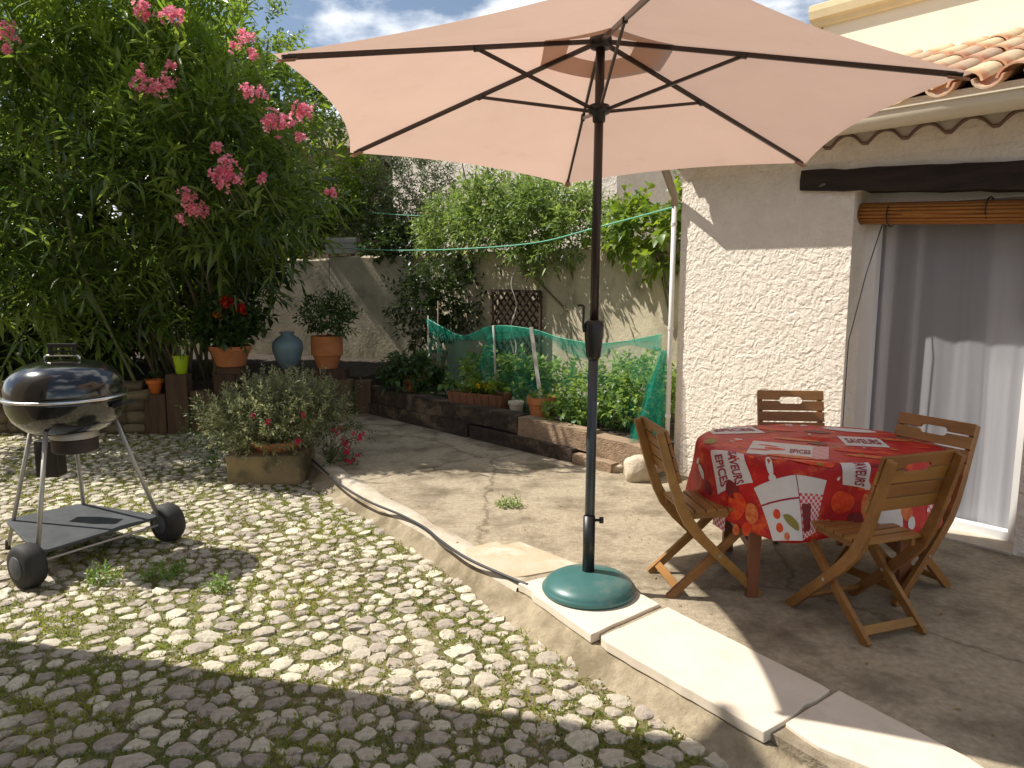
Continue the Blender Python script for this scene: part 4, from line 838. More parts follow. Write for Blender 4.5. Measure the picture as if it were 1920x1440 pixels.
def chair():
    t = thing('folding_chair', 'x', 'chair')
    for s in (-1, 1):
        o = ribbon(BP, [0.036, 0.042, 0.045, 0.05, 0.054, 0.05, 0.046, 0.042], s * 0.186 - 0.013, s * 0.186 + 0.013).build('back_leg', 'chair_wood', t, bevel=0.003)
        ribbon([(0.205, 0.415), (0.0, 0.215), (-0.235, 0.0)], 0.040, s * 0.158 - 0.012, s * 0.158 + 0.012).build('front_leg', 'chair_wood', t, bevel=0.003)
        MB().bar((s * 0.135, -0.165, 0.405), (s * 0.135, 0.20, 0.415), 0.022, 0.035).build('seat_rail', 'chair_wood', t, bevel=0.002)
        MB().tube([(s * 0.14, 0.0, 0.215), (s * 0.202, 0.0, 0.215)], 0.008, 8).build('bolt', 'steel', t)
    for k in range(7):
        y0 = -0.175 + k * 0.056
        MB().bar((-0.168, y0 + 0.025, 0.432 + 0.001 * k), (0.168, y0 + 0.025, 0.432 + 0.001 * k), 0.048, 0.016).build('seat_slat', 'chair_wood', t, bevel=0.003)
    MB().bar((-0.15, -0.19, 0.045), (0.15, -0.19, 0.045), 0.018, 0.040, (0, 1, 1)).build('stretcher', 'chair_wood', t, bevel=0.002)
    MB().bar((-0.17, 0.16, 0.062), (0.17, 0.16, 0.062), 0.018, 0.036, (0, -1, 1)).build('stretcher', 'chair_wood', t, bevel=0.002)
    # back slats on the front face of the posts; the grip slot is cut half into the first and half into the second
    top = Vector((0, -0.315, 0.832)); bot = Vector((0, -0.237, 0.575)); dn = (bot - top).normalized(); nf = Vector((0, dn.z * -1, dn.y)); nf = nf if nf.y > 0 else -nf
    hs = 0.0605; gap = 0.0075
    for k in range(4):
        a0 = k * (hs + gap); W2 = 0.205
        if k == 0: out = [(-W2, a0), (W2, a0), (W2, a0 + hs), (0.072, a0 + hs), (0.066, a0 + hs - 0.014), (0.054, a0 + hs - 0.02), (-0.054, a0 + hs - 0.02), (-0.066, a0 + hs - 0.014), (-0.072, a0 + hs), (-W2, a0 + hs)]
        elif k == 1: out = [(-W2, a0), (-0.072, a0), (-0.066, a0 + 0.012), (-0.054, a0 + 0.017), (0.054, a0 + 0.017), (0.066, a0 + 0.012), (0.072, a0), (W2, a0), (W2, a0 + hs), (-W2, a0 + hs)]
        else: out = [(-W2, a0), (W2, a0), (W2, a0 + hs), (-W2, a0 + hs)]
        V = []
        for off in (0.022, 0.037): V += [Vector((x, 0, 0)) + top + dn * d + nf * off for x, d in out]
        n = len(out)
        MB().add(V, [tuple(range(n)), tuple(range(2 * n - 1, n - 1, -1))] + [(i, (i + 1) % n, n + (i + 1) % n, n + i) for i in range(n)]).build('back_slat', 'chair_wood', t, bevel=0.0025)
    return t
def copy_tree(o, parent=None):
    c = o.copy(); col.objects.link(c); c.parent = parent
    for ch in list(o.children): copy_tree(ch, c)
    return c
C0 = chair()
for i, (x, y_, rz, lab) in enumerate([(1.585, 3.285, 20, 'wooden folding chair nearest the camera with its back turned'), (0.985, 3.69, -83, 'wooden folding chair beside the parasol pole, seen from its side'),
                                  (1.76, 4.47, 176, 'wooden folding chair standing against the plaster wall behind the table'), (1.94, 3.68, 118, 'wooden folding chair in front of the glass door')]):
    o = C0 if i == 0 else copy_tree(C0); o.location = (x, y_, 0); o.rotation_euler = (0, 0, R(rz)); tag(o, lab, 'chair', 'folding chairs around the table')

# ================================================================== BARBECUE
KX, KY, KZ = -2.63, 4.38, 0.855
bq = thing('kettle_barbecue', 'black enamel kettle barbecue on a wheeled trolley', 'barbecue', (KX, KY, YZ))
z0 = KZ - YZ; RK = 0.318
lid = MB().lathe([(RK, 0.0), (RK * 1.0, 0.02), (RK * 0.985, 0.06), (RK * 0.93, 0.105), (RK * 0.83, 0.145), (RK * 0.68, 0.175), (RK * 0.5, 0.193), (RK * 0.25, 0.203), (0.002, 0.206)], 56, (0, 0, z0 + 0.008)).build('lid', 'enamel', bq, smooth=True)
MB().lathe([(RK - 0.004, -0.006), (RK + 0.011, -0.004), (RK + 0.013, 0.004), (RK + 0.008, 0.012), (RK - 0.004, 0.010)], 56, (0, 0, z0)).build('rim', 'chrome', lid, smooth=True)
MB().lathe([(0.002, -0.225), (RK * 0.45, -0.215), (RK * 0.7, -0.185), (RK * 0.88, -0.13), (RK * 0.965, -0.07), (RK * 0.995, -0.02), (RK, -0.004)], 56, (0, 0, z0)).build('bowl', 'enamel', bq, smooth=True)
hz = z0 + 0.214
hb = MB(); hb.tube([(-0.105, 0, hz - 0.006), (-0.105, 0, hz + 0.018), (-0.095, 0, hz + 0.024), (0.085, 0, hz + 0.024), (0.095, 0, hz + 0.018), (0.095, 0, hz - 0.006)], 0.008, 8); hb.build('handle_guard', 'chrome', lid, smooth=True)
hh = MB(); hh.bar((-0.07, 0, hz + 0.03), (-0.07, 0, hz + 0.075), 0.02, 0.02, (0, 1, 0)); hh.bar((0.07, 0, hz + 0.03), (0.07, 0, hz + 0.075), 0.02, 0.02, (0, 1, 0)); hh.bar((-0.085, 0, hz + 0.085), (0.085, 0, hz + 0.085), 0.03, 0.022); hh.bar((-0.06, 0, hz + 0.05), (0.06, 0, hz + 0.05), 0.02, 0.010); hh.build('lid_handle', 'black_plastic', lid, bevel=0.004)
MB().bar((RK - 0.01, -0.02, z0 - 0.05), (RK + 0.055, -0.02, z0 - 0.03), 0.12, 0.03, (0, 0, 1)).build('side_handle', 'black_plastic', bq, bevel=0.006)
MB().lathe([(0.115, -0.33), (0.125, -0.322), (0.125, -0.25), (0.12, -0.245)], 28, (0.03, 0, z0)).build('ash_catcher', 'ash_can', bq, smooth=False, auto=40)
MB().lathe([(0.1265, -0.245), (0.130, -0.243), (0.130, -0.205), (0.126, -0.20)], 28, (0.03, 0, z0)).build('ash_ring', 'alu', bq, smooth=False, auto=40)
FA, FB, FC, FD = (0.03, -0.44), (0.41, 0.20), (-0.50, 0.10), (-0.22, 0.47)
SHZ = 0.165
def top_of(f): d = Vector(f).normalized() * RK * 0.78; return (d.x, d.y, z0 - 0.165)
for f, zb in ((FA, 0.12), (FB, 0.14), (FC, 0.0), (FD, 0.02)): MB().tube([top_of(f), (f[0], f[1], zb)], 0.0125, 12).build('leg', 'alu', bq, smooth=True)
for f in (FC, FD): MB().tube([(f[0], f[1], 0.0), (f[0] * 0.985, f[1] * 0.985, 0.05)], 0.016, 10).build('foot_cap', 'black_plastic', bq)
sh = [(FA[0] - 0.03, FA[1] + 0.03), (FA[0] + 0.03, FA[1] + 0.01), (FB[0] - 0.01, FB[1] - 0.03), (FB[0] - 0.02, FB[1] + 0.01), (FD[0] + 0.03, FD[1] - 0.03), (FD[0] - 0.03, FD[1] - 0.04), (FC[0] + 0.0, FC[1] + 0.02), (FC[0] + 0.03, FC[1] - 0.03)]
MB().prism(sh, SHZ, SHZ + 0.018).build('shelf', 'shelf_grey', bq, bevel=0.004)
axd = (Vector(FB) - Vector(FA)).normalized()
for f, sgn in ((FA, -1), (FB, 1)):
    c = Vector((f[0], f[1], 0.122)) + Vector((axd.x, axd.y, 0)) * sgn * 0.05; a3 = Vector((axd.x, axd.y, 0)); pr = []
    wm = MB(); prof = [(0.03, -0.056), (0.085, -0.060), (0.108, -0.052), (0.120, -0.03), (0.123, 0.0), (0.120, 0.03), (0.108, 0.052), (0.085, 0.060), (0.03, 0.056)]
    wm.lathe(prof, 30); mt = Vector((0, 0, 1)).rotation_difference(a3).to_matrix()
    wm.v = [tuple(mt @ Vector(v) + c) for v in wm.v]; wh = wm.build('wheel', 'tyre', bq, smooth=True)
    cm_ = MB().lathe([(0.065, 0.060), (0.06, 0.064), (0.02, 0.067), (0.002, 0.068)], 20); cm_.lathe([(0.065, -0.060), (0.06, -0.064), (0.02, -0.067), (0.002, -0.068)], 20)
    cm_.v = [tuple(mt @ Vector(v) + c) for v in cm_.v]; cm_.build('hub_cap', 'shelf_grey', wh, smooth=True)
MB().tube([(FA[0], FA[1], 0.122), (FB[0], FB[1], 0.122)], 0.008, 8).build('axle', 'alu', bq)
MB().box(-0.30, -0.16, 0.12, 0.22, z0 - 0.53, z0 - 0.30).build('lid_rack', 'black_plastic', bq, bevel=0.01)

# ================================================================== POTS
def pot(parent, r0, r1, h, mat, rim=0.02, rimh=0.03, seg=30, z=0.0):
    p = [(r0 * 0.9, 0.0), (r0, 0.006), (r1, h - rimh)]
    if rim: p += [(r1 + rim * 0.2, h - rimh), (r1 + rim, h - rimh + 0.004), (r1 + rim, h), (r1 - 0.006, h)]
    else: p += [(r1, h), (r1 - 0.006, h)]
    p += [(r1 - 0.012, h - 0.03), (0.0, h - 0.03)]
    q = MB().lathe([(a, b_ + z) for a, b_ in p], seg).build('pot', mat, parent, smooth=False, auto=35)
    MB().lathe([(r1 - 0.012, h - 0.028 + z), (r1 * 0.5, h - 0.02 + z), (0.001, h - 0.018 + z)], seg).build('soil', 'soil', parent)
    return q
def potted(name, label, cat, loc, r0, r1, h, mat, **k):
    t = thing(name, label, cat, loc); pot(t, r0, r1, h, mat, **k); return t
t = potted('small_pot', 'small bright orange clay pot on the lowest upright timber', 'pot', (-3.84, 8.0, 0.312), 0.055, 0.075, 0.15, 'orange_pot', rim=0.016, rimh=0.04)
shoots([((0, 0, 0.17), (0.07, 0.07, 0.04))], 10, 5, 0.05, 0.05, 0.018, 'leaf_dark', t, (0, 0, 0))
t = potted('green_pot', 'lime green pot with a lanky seedling on the tall timber', 'potted plant', (-3.545, 8.0, 0.526), 0.055, 0.08, 0.195, 'lime_plastic', rim=0.006, rimh=0.02)
for a in range(4):
    e = Vector((0.1 * math.cos(a * 1.7), -0.06 + 0.05 * math.sin(a * 1.7), 0.30 + 0.15 * (a % 3))); MB().tube([(0, 0, 0.16), (e.x * 0.4, e.y * 0.4, e.z * 0.7), tuple(e)], 0.004, 5).build('stem', 'green_stem', t)
shoots([((0, -0.03, 0.5), (0.16, 0.12, 0.16))], 16, 8, 0.12, 0.13, 0.024, 'leaf_young', t, (0, 0, 0), curl=0.5, up=0.1)
t = potted('geranium_pot', 'wide terracotta bowl with red and orange geraniums', 'potted plant', (-3.085, 8.2, 0.585), 0.15, 0.205, 0.225, 'terracotta', rim=0.016, rimh=0.05)
shoots([((0, -0.02, 0.44), (0.32, 0.26, 0.25))], 150, 6, 0.10, 0.085, 0.07, 'leaf_dark', t, (0, 0, 0), mid=0.6, inner=0.2)
blossom('flower_head', (0.06, -0.2, 0.70), 0.062, 46, 0.03, 'petal_red', t, (0, 0, 0)); blossom('flower_head', (0.22, -0.2, 0.63), 0.055, 40, 0.03, 'petal_red', t, (0, 0, 0)); blossom('flower_head', (-0.03, -0.24, 0.585), 0.04, 22, 0.026, 'petal_orange', t, (0, 0, 0))
for e in ((0.06, -0.2, 0.70), (0.22, -0.2, 0.63), (-0.03, -0.24, 0.58)): MB().tube([(0, 0, 0.2), (e[0] * 0.6, e[1] * 0.7, 0.45), e], 0.004, 5).build('stem', 'green_stem', t)
MB().box(-0.12, 0.13, -0.1, 0.1, -0.16, -0.004).build('stand', 'post_wood', t)
j = MB().lathe([(0.07, 0.0), (0.085, 0.01), (0.14, 0.12), (0.172, 0.24), (0.165, 0.31), (0.12, 0.36), (0.075, 0.385), (0.07, 0.40), (0.085, 0.415), (0.085, 0.425), (0.06, 0.425), (0.05, 0.36)], 36).build('glazed_jar', 'blue_glaze', smooth=True); j.location = (-2.53, 8.45, 0.52); tag(j, 'blue grey glazed jar standing between two terracotta pots', 'jar')
MB_ = MB().prism([(-2.72, 8.3), (-1.9, 8.48), (-1.9, 8.72), (-2.72, 8.6)], 0.3, 0.515).build('pot_step', 'post_wood'); tag(MB_, 'dark timber step under the blue jar and terracotta pot', 'step')
t = potted('bay_pot', 'round terracotta pot with a glossy green shrub by the wall', 'potted plant', (-2.115, 8.56, 0.518), 0.11, 0.16, 0.375, 'terracotta', rim=0.018, rimh=0.22)
shoots([((0.02, 0, 0.58), (0.29, 0.26, 0.22))], 170, 8, 0.13, 0.075, 0.026, 'leaf_dark', t, (0, 0, 0), inner=0.2)
t = potted('terracotta_pot', 'terracotta pot on a pale saucer at the far left of the bed', 'potted plant', (-1.10, 8.35, 0.225), 0.085, 0.11, 0.235, 'terracotta', rim=0.014, rimh=0.05)
MB().lathe([(0.11, -0.005), (0.15, 0.0), (0.155, 0.02), (0.148, 0.02), (0.11, 0.006)], 28).build('saucer', 'white_pot', t)
shoots([((0.0, 0, 0.30), (0.26, 0.2, 0.15)), ((0.18, -0.02, 0.12), (0.14, 0.12, 0.12)), ((-0.2, 0.0, 0.25), (0.14, 0.1, 0.1))], 130, 7, 0.12, 0.09, 0.05, 'leaf_dark', t, (0, 0, 0), mid=0.55, curl=0.4)
t = potted('old_pot', 'brown clay pot with a dark climbing shrub in the corner', 'potted plant', (-1.02, 9.35, 0.22), 0.15, 0.20, 0.42, 'brown_planter', rim=0.02, rimh=0.06)
shoots([((-0.05, 0, 0.95), (0.42, 0.3, 0.55)), ((0.35, 0.1, 1.1), (0.35, 0.25, 0.5))], 330, 8, 0.16, 0.09, 0.035, 'leaf_hedge', t, (0, 0, 0))
MB().tube([(0, 0, 0.38), (0.03, 0, 0.8), (-0.03, 0, 1.3)], [0.015, 0.012, 0.006], 6).build('stem', 'bark', t)
t = thing('planter_box', 'brown rectangular planter with small yellow flowers', 'planter', (-0.33, 7.48, 0.222), math.atan2(-0.33, 0.6))
MB().add([(-0.29, -0.085, 0), (0.29, -0.085, 0), (0.29, 0.085, 0), (-0.29, 0.085, 0), (-0.32, -0.105, 0.19), (0.32, -0.105, 0.19), (0.32, 0.105, 0.19), (-0.32, 0.105, 0.19), (-0.30, -0.085, 0.165), (0.30, -0.085, 0.165), (0.30, 0.085, 0.165), (-0.30, 0.085, 0.165)],
         [(3, 2, 1, 0), (0, 1, 5, 4), (1, 2, 6, 5), (2, 3, 7, 6), (3, 0, 4, 7), (4, 5, 9, 8), (5, 6, 10, 9), (6, 7, 11, 10), (7, 4, 8, 11)]).build('trough', 'brown_planter', t)
for k in range(7): MB().bar((-0.26 + k * 0.085, -0.094, 0.01), (-0.26 + k * 0.085, -0.110, 0.175), 0.012, 0.006, (0, 1, 0)).build('rib', 'brown_planter', t)
MB().box(-0.30, 0.30, -0.084, 0.084, 0.13, 0.168).build('soil', 'soil', t)
shoots([((0, 0, 0.21), (0.30, 0.10, 0.06))], 90, 5, 0.05, 0.05, 0.03, 'leaf_bright', t, (0, 0, 0), mid=0.6)
for k in range(9): blossom('flower', (random.uniform(-0.12, 0.14), random.uniform(-0.09, 0.06), 0.245 + random.uniform(-0.01, 0.03)), 0.014, 5, 0.028, 'petal_yellow', t, (0, 0, 0))
t = potted('pale_pot', 'small cream pot at the end of the planter', 'pot', (0.04, 7.22, 0.222), 0.055, 0.07, 0.14, 'white_pot', rim=0.008)
t = potted('clay_pot', 'terracotta pot with a pale wooden stake behind the sleepers', 'potted plant', (0.27, 6.90, 0.222), 0.085, 0.120, 0.235, 'terracotta', rim=0.016, rimh=0.06)
MB().bar((0.0, 0.02, 0.19), (-0.09, 0.30, 0.86), 0.036, 0.03, (0, 1, 0)).build('stake', 'stake_grey', t)
shoots([((0.0, 0, 0.24), (0.08, 0.08, 0.03))], 14, 4, 0.04, 0.05, 0.03, 'leaf_bed', t, (0, 0, 0))

# ================================================================== STAKES, NET, LINES, TRELLIS
def stick(name, label, cat, a, b_, r, mat, group=None):
    a = Vector(a); b_ = Vector(b_); o = MB().tube([(0, 0, 0), tuple((b_ - a) * 0.5 + Vector((0.004, 0, 0))), tuple(b_ - a)], [r, r * 0.95, r * 0.8], 8).build(name, mat, None, smooth=True); o.location = a; return tag(o, label, cat, group)
stick('garden_stake', 'grey stake at the net fold left of the clay pot', 'stake', (-0.16, 7.62, 0.2), (-0.19, 7.62, 1.075), 0.014, 'stake_grey', 'stakes in the bed')
stick('garden_stake', 'thin brown bamboo cane with a red tip in the corner', 'stake', (-0.87, 8.62, 0.2), (-0.845, 8.62, 1.29), 0.009, 'stake_brown', 'stakes in the bed')
stick('garden_stake', 'thin pale cane at the left end of the net', 'stake', (-0.98, 8.66, 0.2), (-0.965, 8.66, 1.12), 0.009, 'stake_grey', 'stakes in the bed')
stick('garden_stake', 'slanting brown cane between the two net stakes', 'stake', (0.16, 7.42, 0.2), (-0.03, 7.5, 1.0), 0.008, 'stake_brown', 'stakes in the bed')
def curve_pts(pts, n=12):
    pts = [Vector(p) for p in pts]; out = []
    for i in range(len(pts) - 1):
        p0, p1, p2, p3 = pts[max(i - 1, 0)], pts[i], pts[i + 1], pts[min(i + 2, len(pts) - 1)]
        for k in range(n):
            t = k / n; out.append(0.5 * ((2 * p1) + (p2 - p0) * t + (2 * p0 - 5 * p1 + 4 * p2 - p3) * t * t + (3 * p1 - p0 - 3 * p2 + p3) * t ** 3))
    return out + [pts[-1]]
top = curve_pts([(-0.97, 8.66, 1.08), (-0.74, 8.35, 0.99), (-0.52, 8.08, 0.93), (-0.19, 7.66, 1.065), (0.18, 7.22, 1.065), (0.45, 6.98, 1.0), (0.75, 6.72, 0.97), (1.02, 6.45, 1.02), (1.22, 6.12, 1.10)])
net = thing('garden_net', 'green mesh netting hung around the vegetable bed', 'net', (0, 0, 0))
def sheet(z_low, shift, wav, name, n=10):
    G = []
    for i, p in enumerate(top):
        lo = z_low(i / (len(top) - 1)); r0 = []
        for k in range(n + 1):
            t = k / n; wv = wav * math.sin(i * 0.9 + k * 0.5) * (0.3 + t); r0.append((p.x + shift + wv, p.y + shift + wv * 0.7, p.z + (lo - p.z) * t))
        G.append(r0)
    return MB().grid(G).build(name, 'netting_thin', net, smooth=True, recalc=False)
sheet(lambda t: 0.24, 0.0, 0.012, 'panel'); 
zt = [p.z for p in top]
def fold(w, sh, name):
    G = [[(p.x + sh + 0.012 * math.sin(i * 0.7), p.y + sh * 0.8, p.z + 0.004 - k / 5 * w * (0.7 + 0.4 * math.sin(i * 0.21))) for k in range(6)] for i, p in enumerate(top)]
    MB().grid(G).build(name, 'netting', net, smooth=True, recalc=False)
fold(0.13, -0.012, 'fold'); fold(0.15, 0.02, 'fold'); fold(0.06, -0.02, 'fold')
MB().tube([tuple(p) for p in top], 0.004, 5).build('edge_cord', 'line_green', net)
for q in range(3):
    G = []
    for i in range(15):
        t = i / 14; z = 0.98 - 0.74 * t; w_ = 0.04 + 0.24 * t
        G.append([(1.25 - 0.02 * q - w_ * (k / 6) + 0.012 * math.sin(k * 2 + i), 6.0 - 0.03 * q + 0.05 * math.sin(k * 1.7 + q), z) for k in range(7)])
    MB().grid(G).build('bunch', 'netting', net, smooth=True, recalc=False)
G = [[(-0.19 - 0.10 * math.sin(math.pi * i / 10) * (k / 4) - 0.01 * k, 7.6 - 0.02 * k, 1.0 - 0.6 * i / 10) for k in range(5)] for i in range(11)]
MB().grid(G).build('bunch', 'netting', net, smooth=True, recalc=False)
def line(name, label, pts, r, mat, cat):
    o = MB().tube([tuple(p) for p in curve_pts(pts, 8)], r, 6).build(name, mat, None, smooth=True); return tag(o, label, cat)
line('clothes_line', 'thick green clothes line slanting up to the house corner', [(1.30, 5.96, 2.11), (0.72, 6.75, 1.985), (0.21, 7.5, 1.89), (-0.6, 8.45, 1.865), (-1.4, 9.3, 1.88), (-2.1, 9.9, 1.92)], 0.007, 'line_green', 'line')
line('clothes_line', 'thin pale green line in front of the climbing vine', [(1.6, 8.3, 2.36), (0.88, 8.7, 2.26), (-0.2, 9.4, 2.27), (-1.4, 10.3, 2.38), (-2.2, 11.2, 2.5)], 0.005, 'line_green', 'line')
ho = [(-1.75, 6.3), (-1.69, 6.17), (-1.32, 5.48), (-1.02, 5.04), (-0.76, 4.75), (-0.57, 4.49), (-0.45, 4.26), (-0.27, 3.97), (-0.03, 3.70), (0.05, 3.62)]
line('garden_hose', 'thin dark hose lying along the white kerb', [(x + 0.03, y_, 0.015) for x, y_ in ho], 0.009, 'hose_dark', 'hose')
WD = Vector((0.647, -0.763, 0)).normalized(); WN = Vector((-WD.y, WD.x, 0)); WN = WN if WN.y < 0 else -WN
tr = thing('trellis', 'dark brown diagonal lattice trellis fixed to the garden wall', 'trellis', (-0.21, 9.13, 0.3), math.atan2(WD.y, WD.x))
TW, TH = 0.86, 1.10
for a, b_ in (((0, 0), (0, TH)), ((TW, 0), (TW, TH)), ((0, 0), (TW, 0)), ((0, TH), (TW, TH))): MB().bar((a[0], -0.04, a[1]), (b_[0], -0.04, b_[1]), 0.03, 0.03, (0, 1, 0)).build('frame', 'trellis_wood', tr)
for sgn in (1, -1):
    for k in range(-11, 12):
        c0 = k * 0.115; x0, x1 = 0.0, TW; f_ = (lambda x: c0 + sgn * x + (0 if sgn > 0 else TW)); pts = []
        xs_ = [x for x in np.linspace(0, TW, 133) if 0.0 <= f_(x) <= TH]
        if len(xs_) > 6: MB().bar((xs_[0], -0.025 - 0.012 * sgn, f_(xs_[0])), (xs_[-1], -0.025 - 0.012 * sgn, f_(xs_[-1])), 0.010, 0.024, (0, 1, 0)).build('lath', 'trellis_wood', tr)
tw = [(0.02 + 0.03 * math.sin(i * 1.3), 8.55 + 0.02 * math.cos(i * 1.9), 1.85 - i * 0.1) for i in range(14)]
line('dead_vine_stem', 'pale twisted vine stem hanging down before the trellis', tw, 0.008, 'stake_grey', 'vine stem')
tg = thing('bare_twigs', 'bare grey twigs against the pale stucco wall', 'twigs', (-0.55, 10.9, 1.9))
for e in ((-0.18, 0, 1.35), (0.05, 0.05, 1.45), (0.2, 0, 1.2), (-0.4, 0, 1.1)): MB().tube([(0, 0, 0), (e[0] * 0.3, e[1], e[2] * 0.55), e], [0.02, 0.014, 0.006], 6).build('twig', 'bark', tg)

# ================================================================== PLANTS
OB = (-3.7, 8.45, 0.40)
ol = thing('oleander', 'huge pink flowering oleander filling the left side', 'shrub', OB)
OE = [((-4.3, 8.35, 2.7), (1.7, 0.75, 1.6)), ((-2.95, 8.2, 2.4), (0.9, 0.6, 0.95))]
for x_, y_, z_, r_o in ((-4.6, 7.4, 3.95, .62), (-3.7, 7.55, 4.0, .58), (-5.3, 7.5, 3.5, .62), (-4.15, 7.15, 3.2, .55), (-3.15, 7.4, 3.35, .52), (-2.75, 7.5, 3.75, .38), (-2.45, 7.5, 2.85, .5), (-3.45, 7.1, 2.5, .52), (-2.6, 7.3, 2.15, .48), (-4.7, 7.0, 2.4, .5), (-5.6, 7.2, 2.4, .6), (-3.9, 7.15, 1.75, .42), (-2.2, 7.5, 2.35, .36), (-4.9, 7.3, 1.55, .45), (-4.2, 8.0, 4.5, .6), (-5.2, 8.0, 4.4, .7), (-3.2, 8.0, 4.15, .5), (-4.15, 7.65, 1.25, .42), (-4.95, 7.5, 1.15, .45), (-5.7, 7.5, 1.3, .5), (-4.5, 8.1, 1.0, .45), (-3.7, 8.2, 1.05, .35)): OE.append(((x_, y_, z_), (r_o * 1.1, r_o, r_o * 0.85)))
keep = lambda B: (B[:, 2] > np.where(B[:, 0] < -3.0, 0.85, 1.2) + 0.25 * np.sin(B[:, 0] * 3)) & ~((B[:, 0] > -2.55) & (B[:, 2] > 3.35))
shoots(OE, 2150, 12, 0.38, 0.205, 0.036, 'leaf_oleander', ol, OB, up=0.45, out=0.75, ang=58, inner=0.55, keep=keep, curl=0.22, jit=0.35, light=lambda Q: np.clip((Q[:, 2] - 3.0) * 0.16, -0.1, 0.25))  # leaves coloured paler with height, sun on the crown put into their colour
shoots([((-4.5, 7.5, 4.0), (1.5, 0.7, 0.7)), ((-3.2, 7.5, 3.4), (0.9, 0.6, 0.8)), ((-3.6, 7.1, 2.9), (0.7, 0.3, 0.4))], 280, 14, 0.26, 0.15, 0.032, 'leaf_young', ol, OB, name='young_foliage', up=0.9, out=0.5, ang=40, inner=0.75, keep=lambda B: ~((B[:, 0] > -2.5) & (B[:, 2] > 3.3)), curl=0.1, jit=0.2)
for k in range(22):
    a = random.uniform(0, 6.28); s0 = Vector((random.uniform(-0.5, 0.5), random.uniform(-0.25, 0.25), 0)); e = Vector((min(0.55, 1.5 * math.cos(a) - 0.35) + s0.x * 0.5, 0.75 * math.sin(a) - 0.35, random.uniform(1.2, 2.9)))
    mid_ = s0 + Vector((e.x * 0.3, e.y * 0.3, e.z * 0.55)); MB().tube([tuple(p) for p in curve_pts([s0, mid_, e], 4)], [0.022 - 0.0016 * i for i in range(9)], 6).build('stem', 'bark' if k % 2 else 'green_stem', ol, smooth=True)
o = MB().tube([(x - OB[0], y_ - OB[1], z - OB[2]) for x, y_, z in curve_pts([(-4.0, 7.9, 0.45), (-4.12, 7.7, 1.0), (-4.25, 7.45, 1.7), (-4.2, 7.2, 2.4), (-4.15, 7.05, 2.95)], 5)], 0.017, 7).build('stem', 'green_stem', ol, smooth=True)
for c in [(-2.99, 6.95, 3.81), (-3.24, 6.95, 3.23), (-3.1, 6.95, 3.19), (-2.99, 6.95, 2.23), (-2.87, 6.95, 2.15), (-2.55, 6.95, 2.45), (-2.65, 6.95, 2.69), (-2.15, 6.95, 2.95), (-1.84, 6.95, 3.04), (-2.37, 6.95, 3.6), (-4.47, 6.95, 3.72), (-4.44, 6.95, 3.53), (-2.3, 6.95, 3.19), (-1.89, 6.95, 2.79), (-1.98, 6.95, 2.92), (-2.26, 6.95, 2.43), (-1.64, 6.95, 2.3), (-3.02, 6.95, 3.39), (-3.23, 6.95, 3.91), (-2.62, 6.95, 2.43), (-2.5, 6.95, 2.43)]:
    rr = 0.045 if c[0] in (-2.26, -1.64, -3.02, -2.65, -4.44, -1.89) else 0.07; f = 6.68 / 6.95
    c2 = Vector((c[0] * f, 6.68, 1.55 + (c[2] - 1.55) * f)); blossom('flower_cluster', c2, rr, 14 if rr < 0.05 else 40, 0.031, 'petal_pink', ol, OB)
    MB().tube([tuple(c2 - Vector(OB)), tuple(c2 - Vector(OB) + Vector((0.03, 0.45, -0.28)))], 0.006, 5).build('stem', 'green_stem', ol)
hg = thing('evergreen_hedge', 'dark evergreen hedge behind the oleander', 'hedge', (-5.8, 10.2, 0.40))
shoots([((-5.3, 10.0, 2.2), (2.2, 0.7, 1.9)), ((-7.6, 9.6, 2.4), (1.6, 0.8, 2.2)), ((-3.9, 10.0, 2.2), (0.9, 0.6, 1.5)), ((-4.8, 10.2, 3.9), (1.6, 0.6, 1.0)), ((-6.2, 9.0, 0.9), (1.2, 0.5, 0.6))], 4400, 9, 0.25, 0.16, 0.09, 'leaf_hedge', hg, (-5.8, 10.2, 0.40), inner=0.3, mid=0.5)
for k in range(5): MB().tube([(-1.6 + k * 0.9, 0, 0), (-1.5 + k * 0.9, 0.05, 1.6), (-1.5 + k * 0.85, 0, 3.2)], [0.06, 0.05, 0.02], 7).build('trunk', 'bark', hg)
def bush(name, label, cat, base, E, n, per, slen, leaf, wid, mat, stems=4, sr=1.0, **k):
    t = thing(name, label, cat, base); shoots(E, n, per, slen, leaf, wid, mat, t, base, **k)
    for i in range(stems):
        c = E[i % len(E)][0]; e = Vector(c) - Vector(base) + Vector((random.uniform(-0.2, 0.2), random.uniform(-0.1, 0.1), 0)); MB().tube([(0.05 * i, 0, 0), (e.x * 0.4, e.y * 0.4, e.z * 0.55), tuple(e)], [0.03 * sr, 0.022 * sr, 0.008 * sr], 6).build('stem', 'bark', t)
    return t
bush('bright_tree', 'bright green leafy tree behind the garden wall beside the oleander', 'tree', (-3.0, 12.1, -0.3), [((-2.95, 12.0, 3.2), (0.75, 0.5, 1.35)), ((-3.6, 12.2, 4.2), (0.8, 0.5, 1.0)), ((-2.5, 11.9, 2.5), (0.5, 0.4, 0.6)), ((-3.7, 12.2, 2.6), (0.8, 0.4, 1.0))], 800, 9, 0.22, 0.11, 0.055, 'leaf_bright', mid=0.5)
bush('tall_tree', 'thin topped tree reaching into the sky behind the oleander', 'tree', (-4.2, 11.8, -0.3), [((-3.75, 11.6, 5.0), (0.45, 0.4, 0.85)), ((-4.4, 11.6, 5.2), (0.6, 0.4, 0.9)), ((-4.0, 11.7, 4.2), (0.8, 0.5, 0.8))], 230, 9, 0.22, 0.10, 0.045, 'leaf_oleander', mid=0.5)
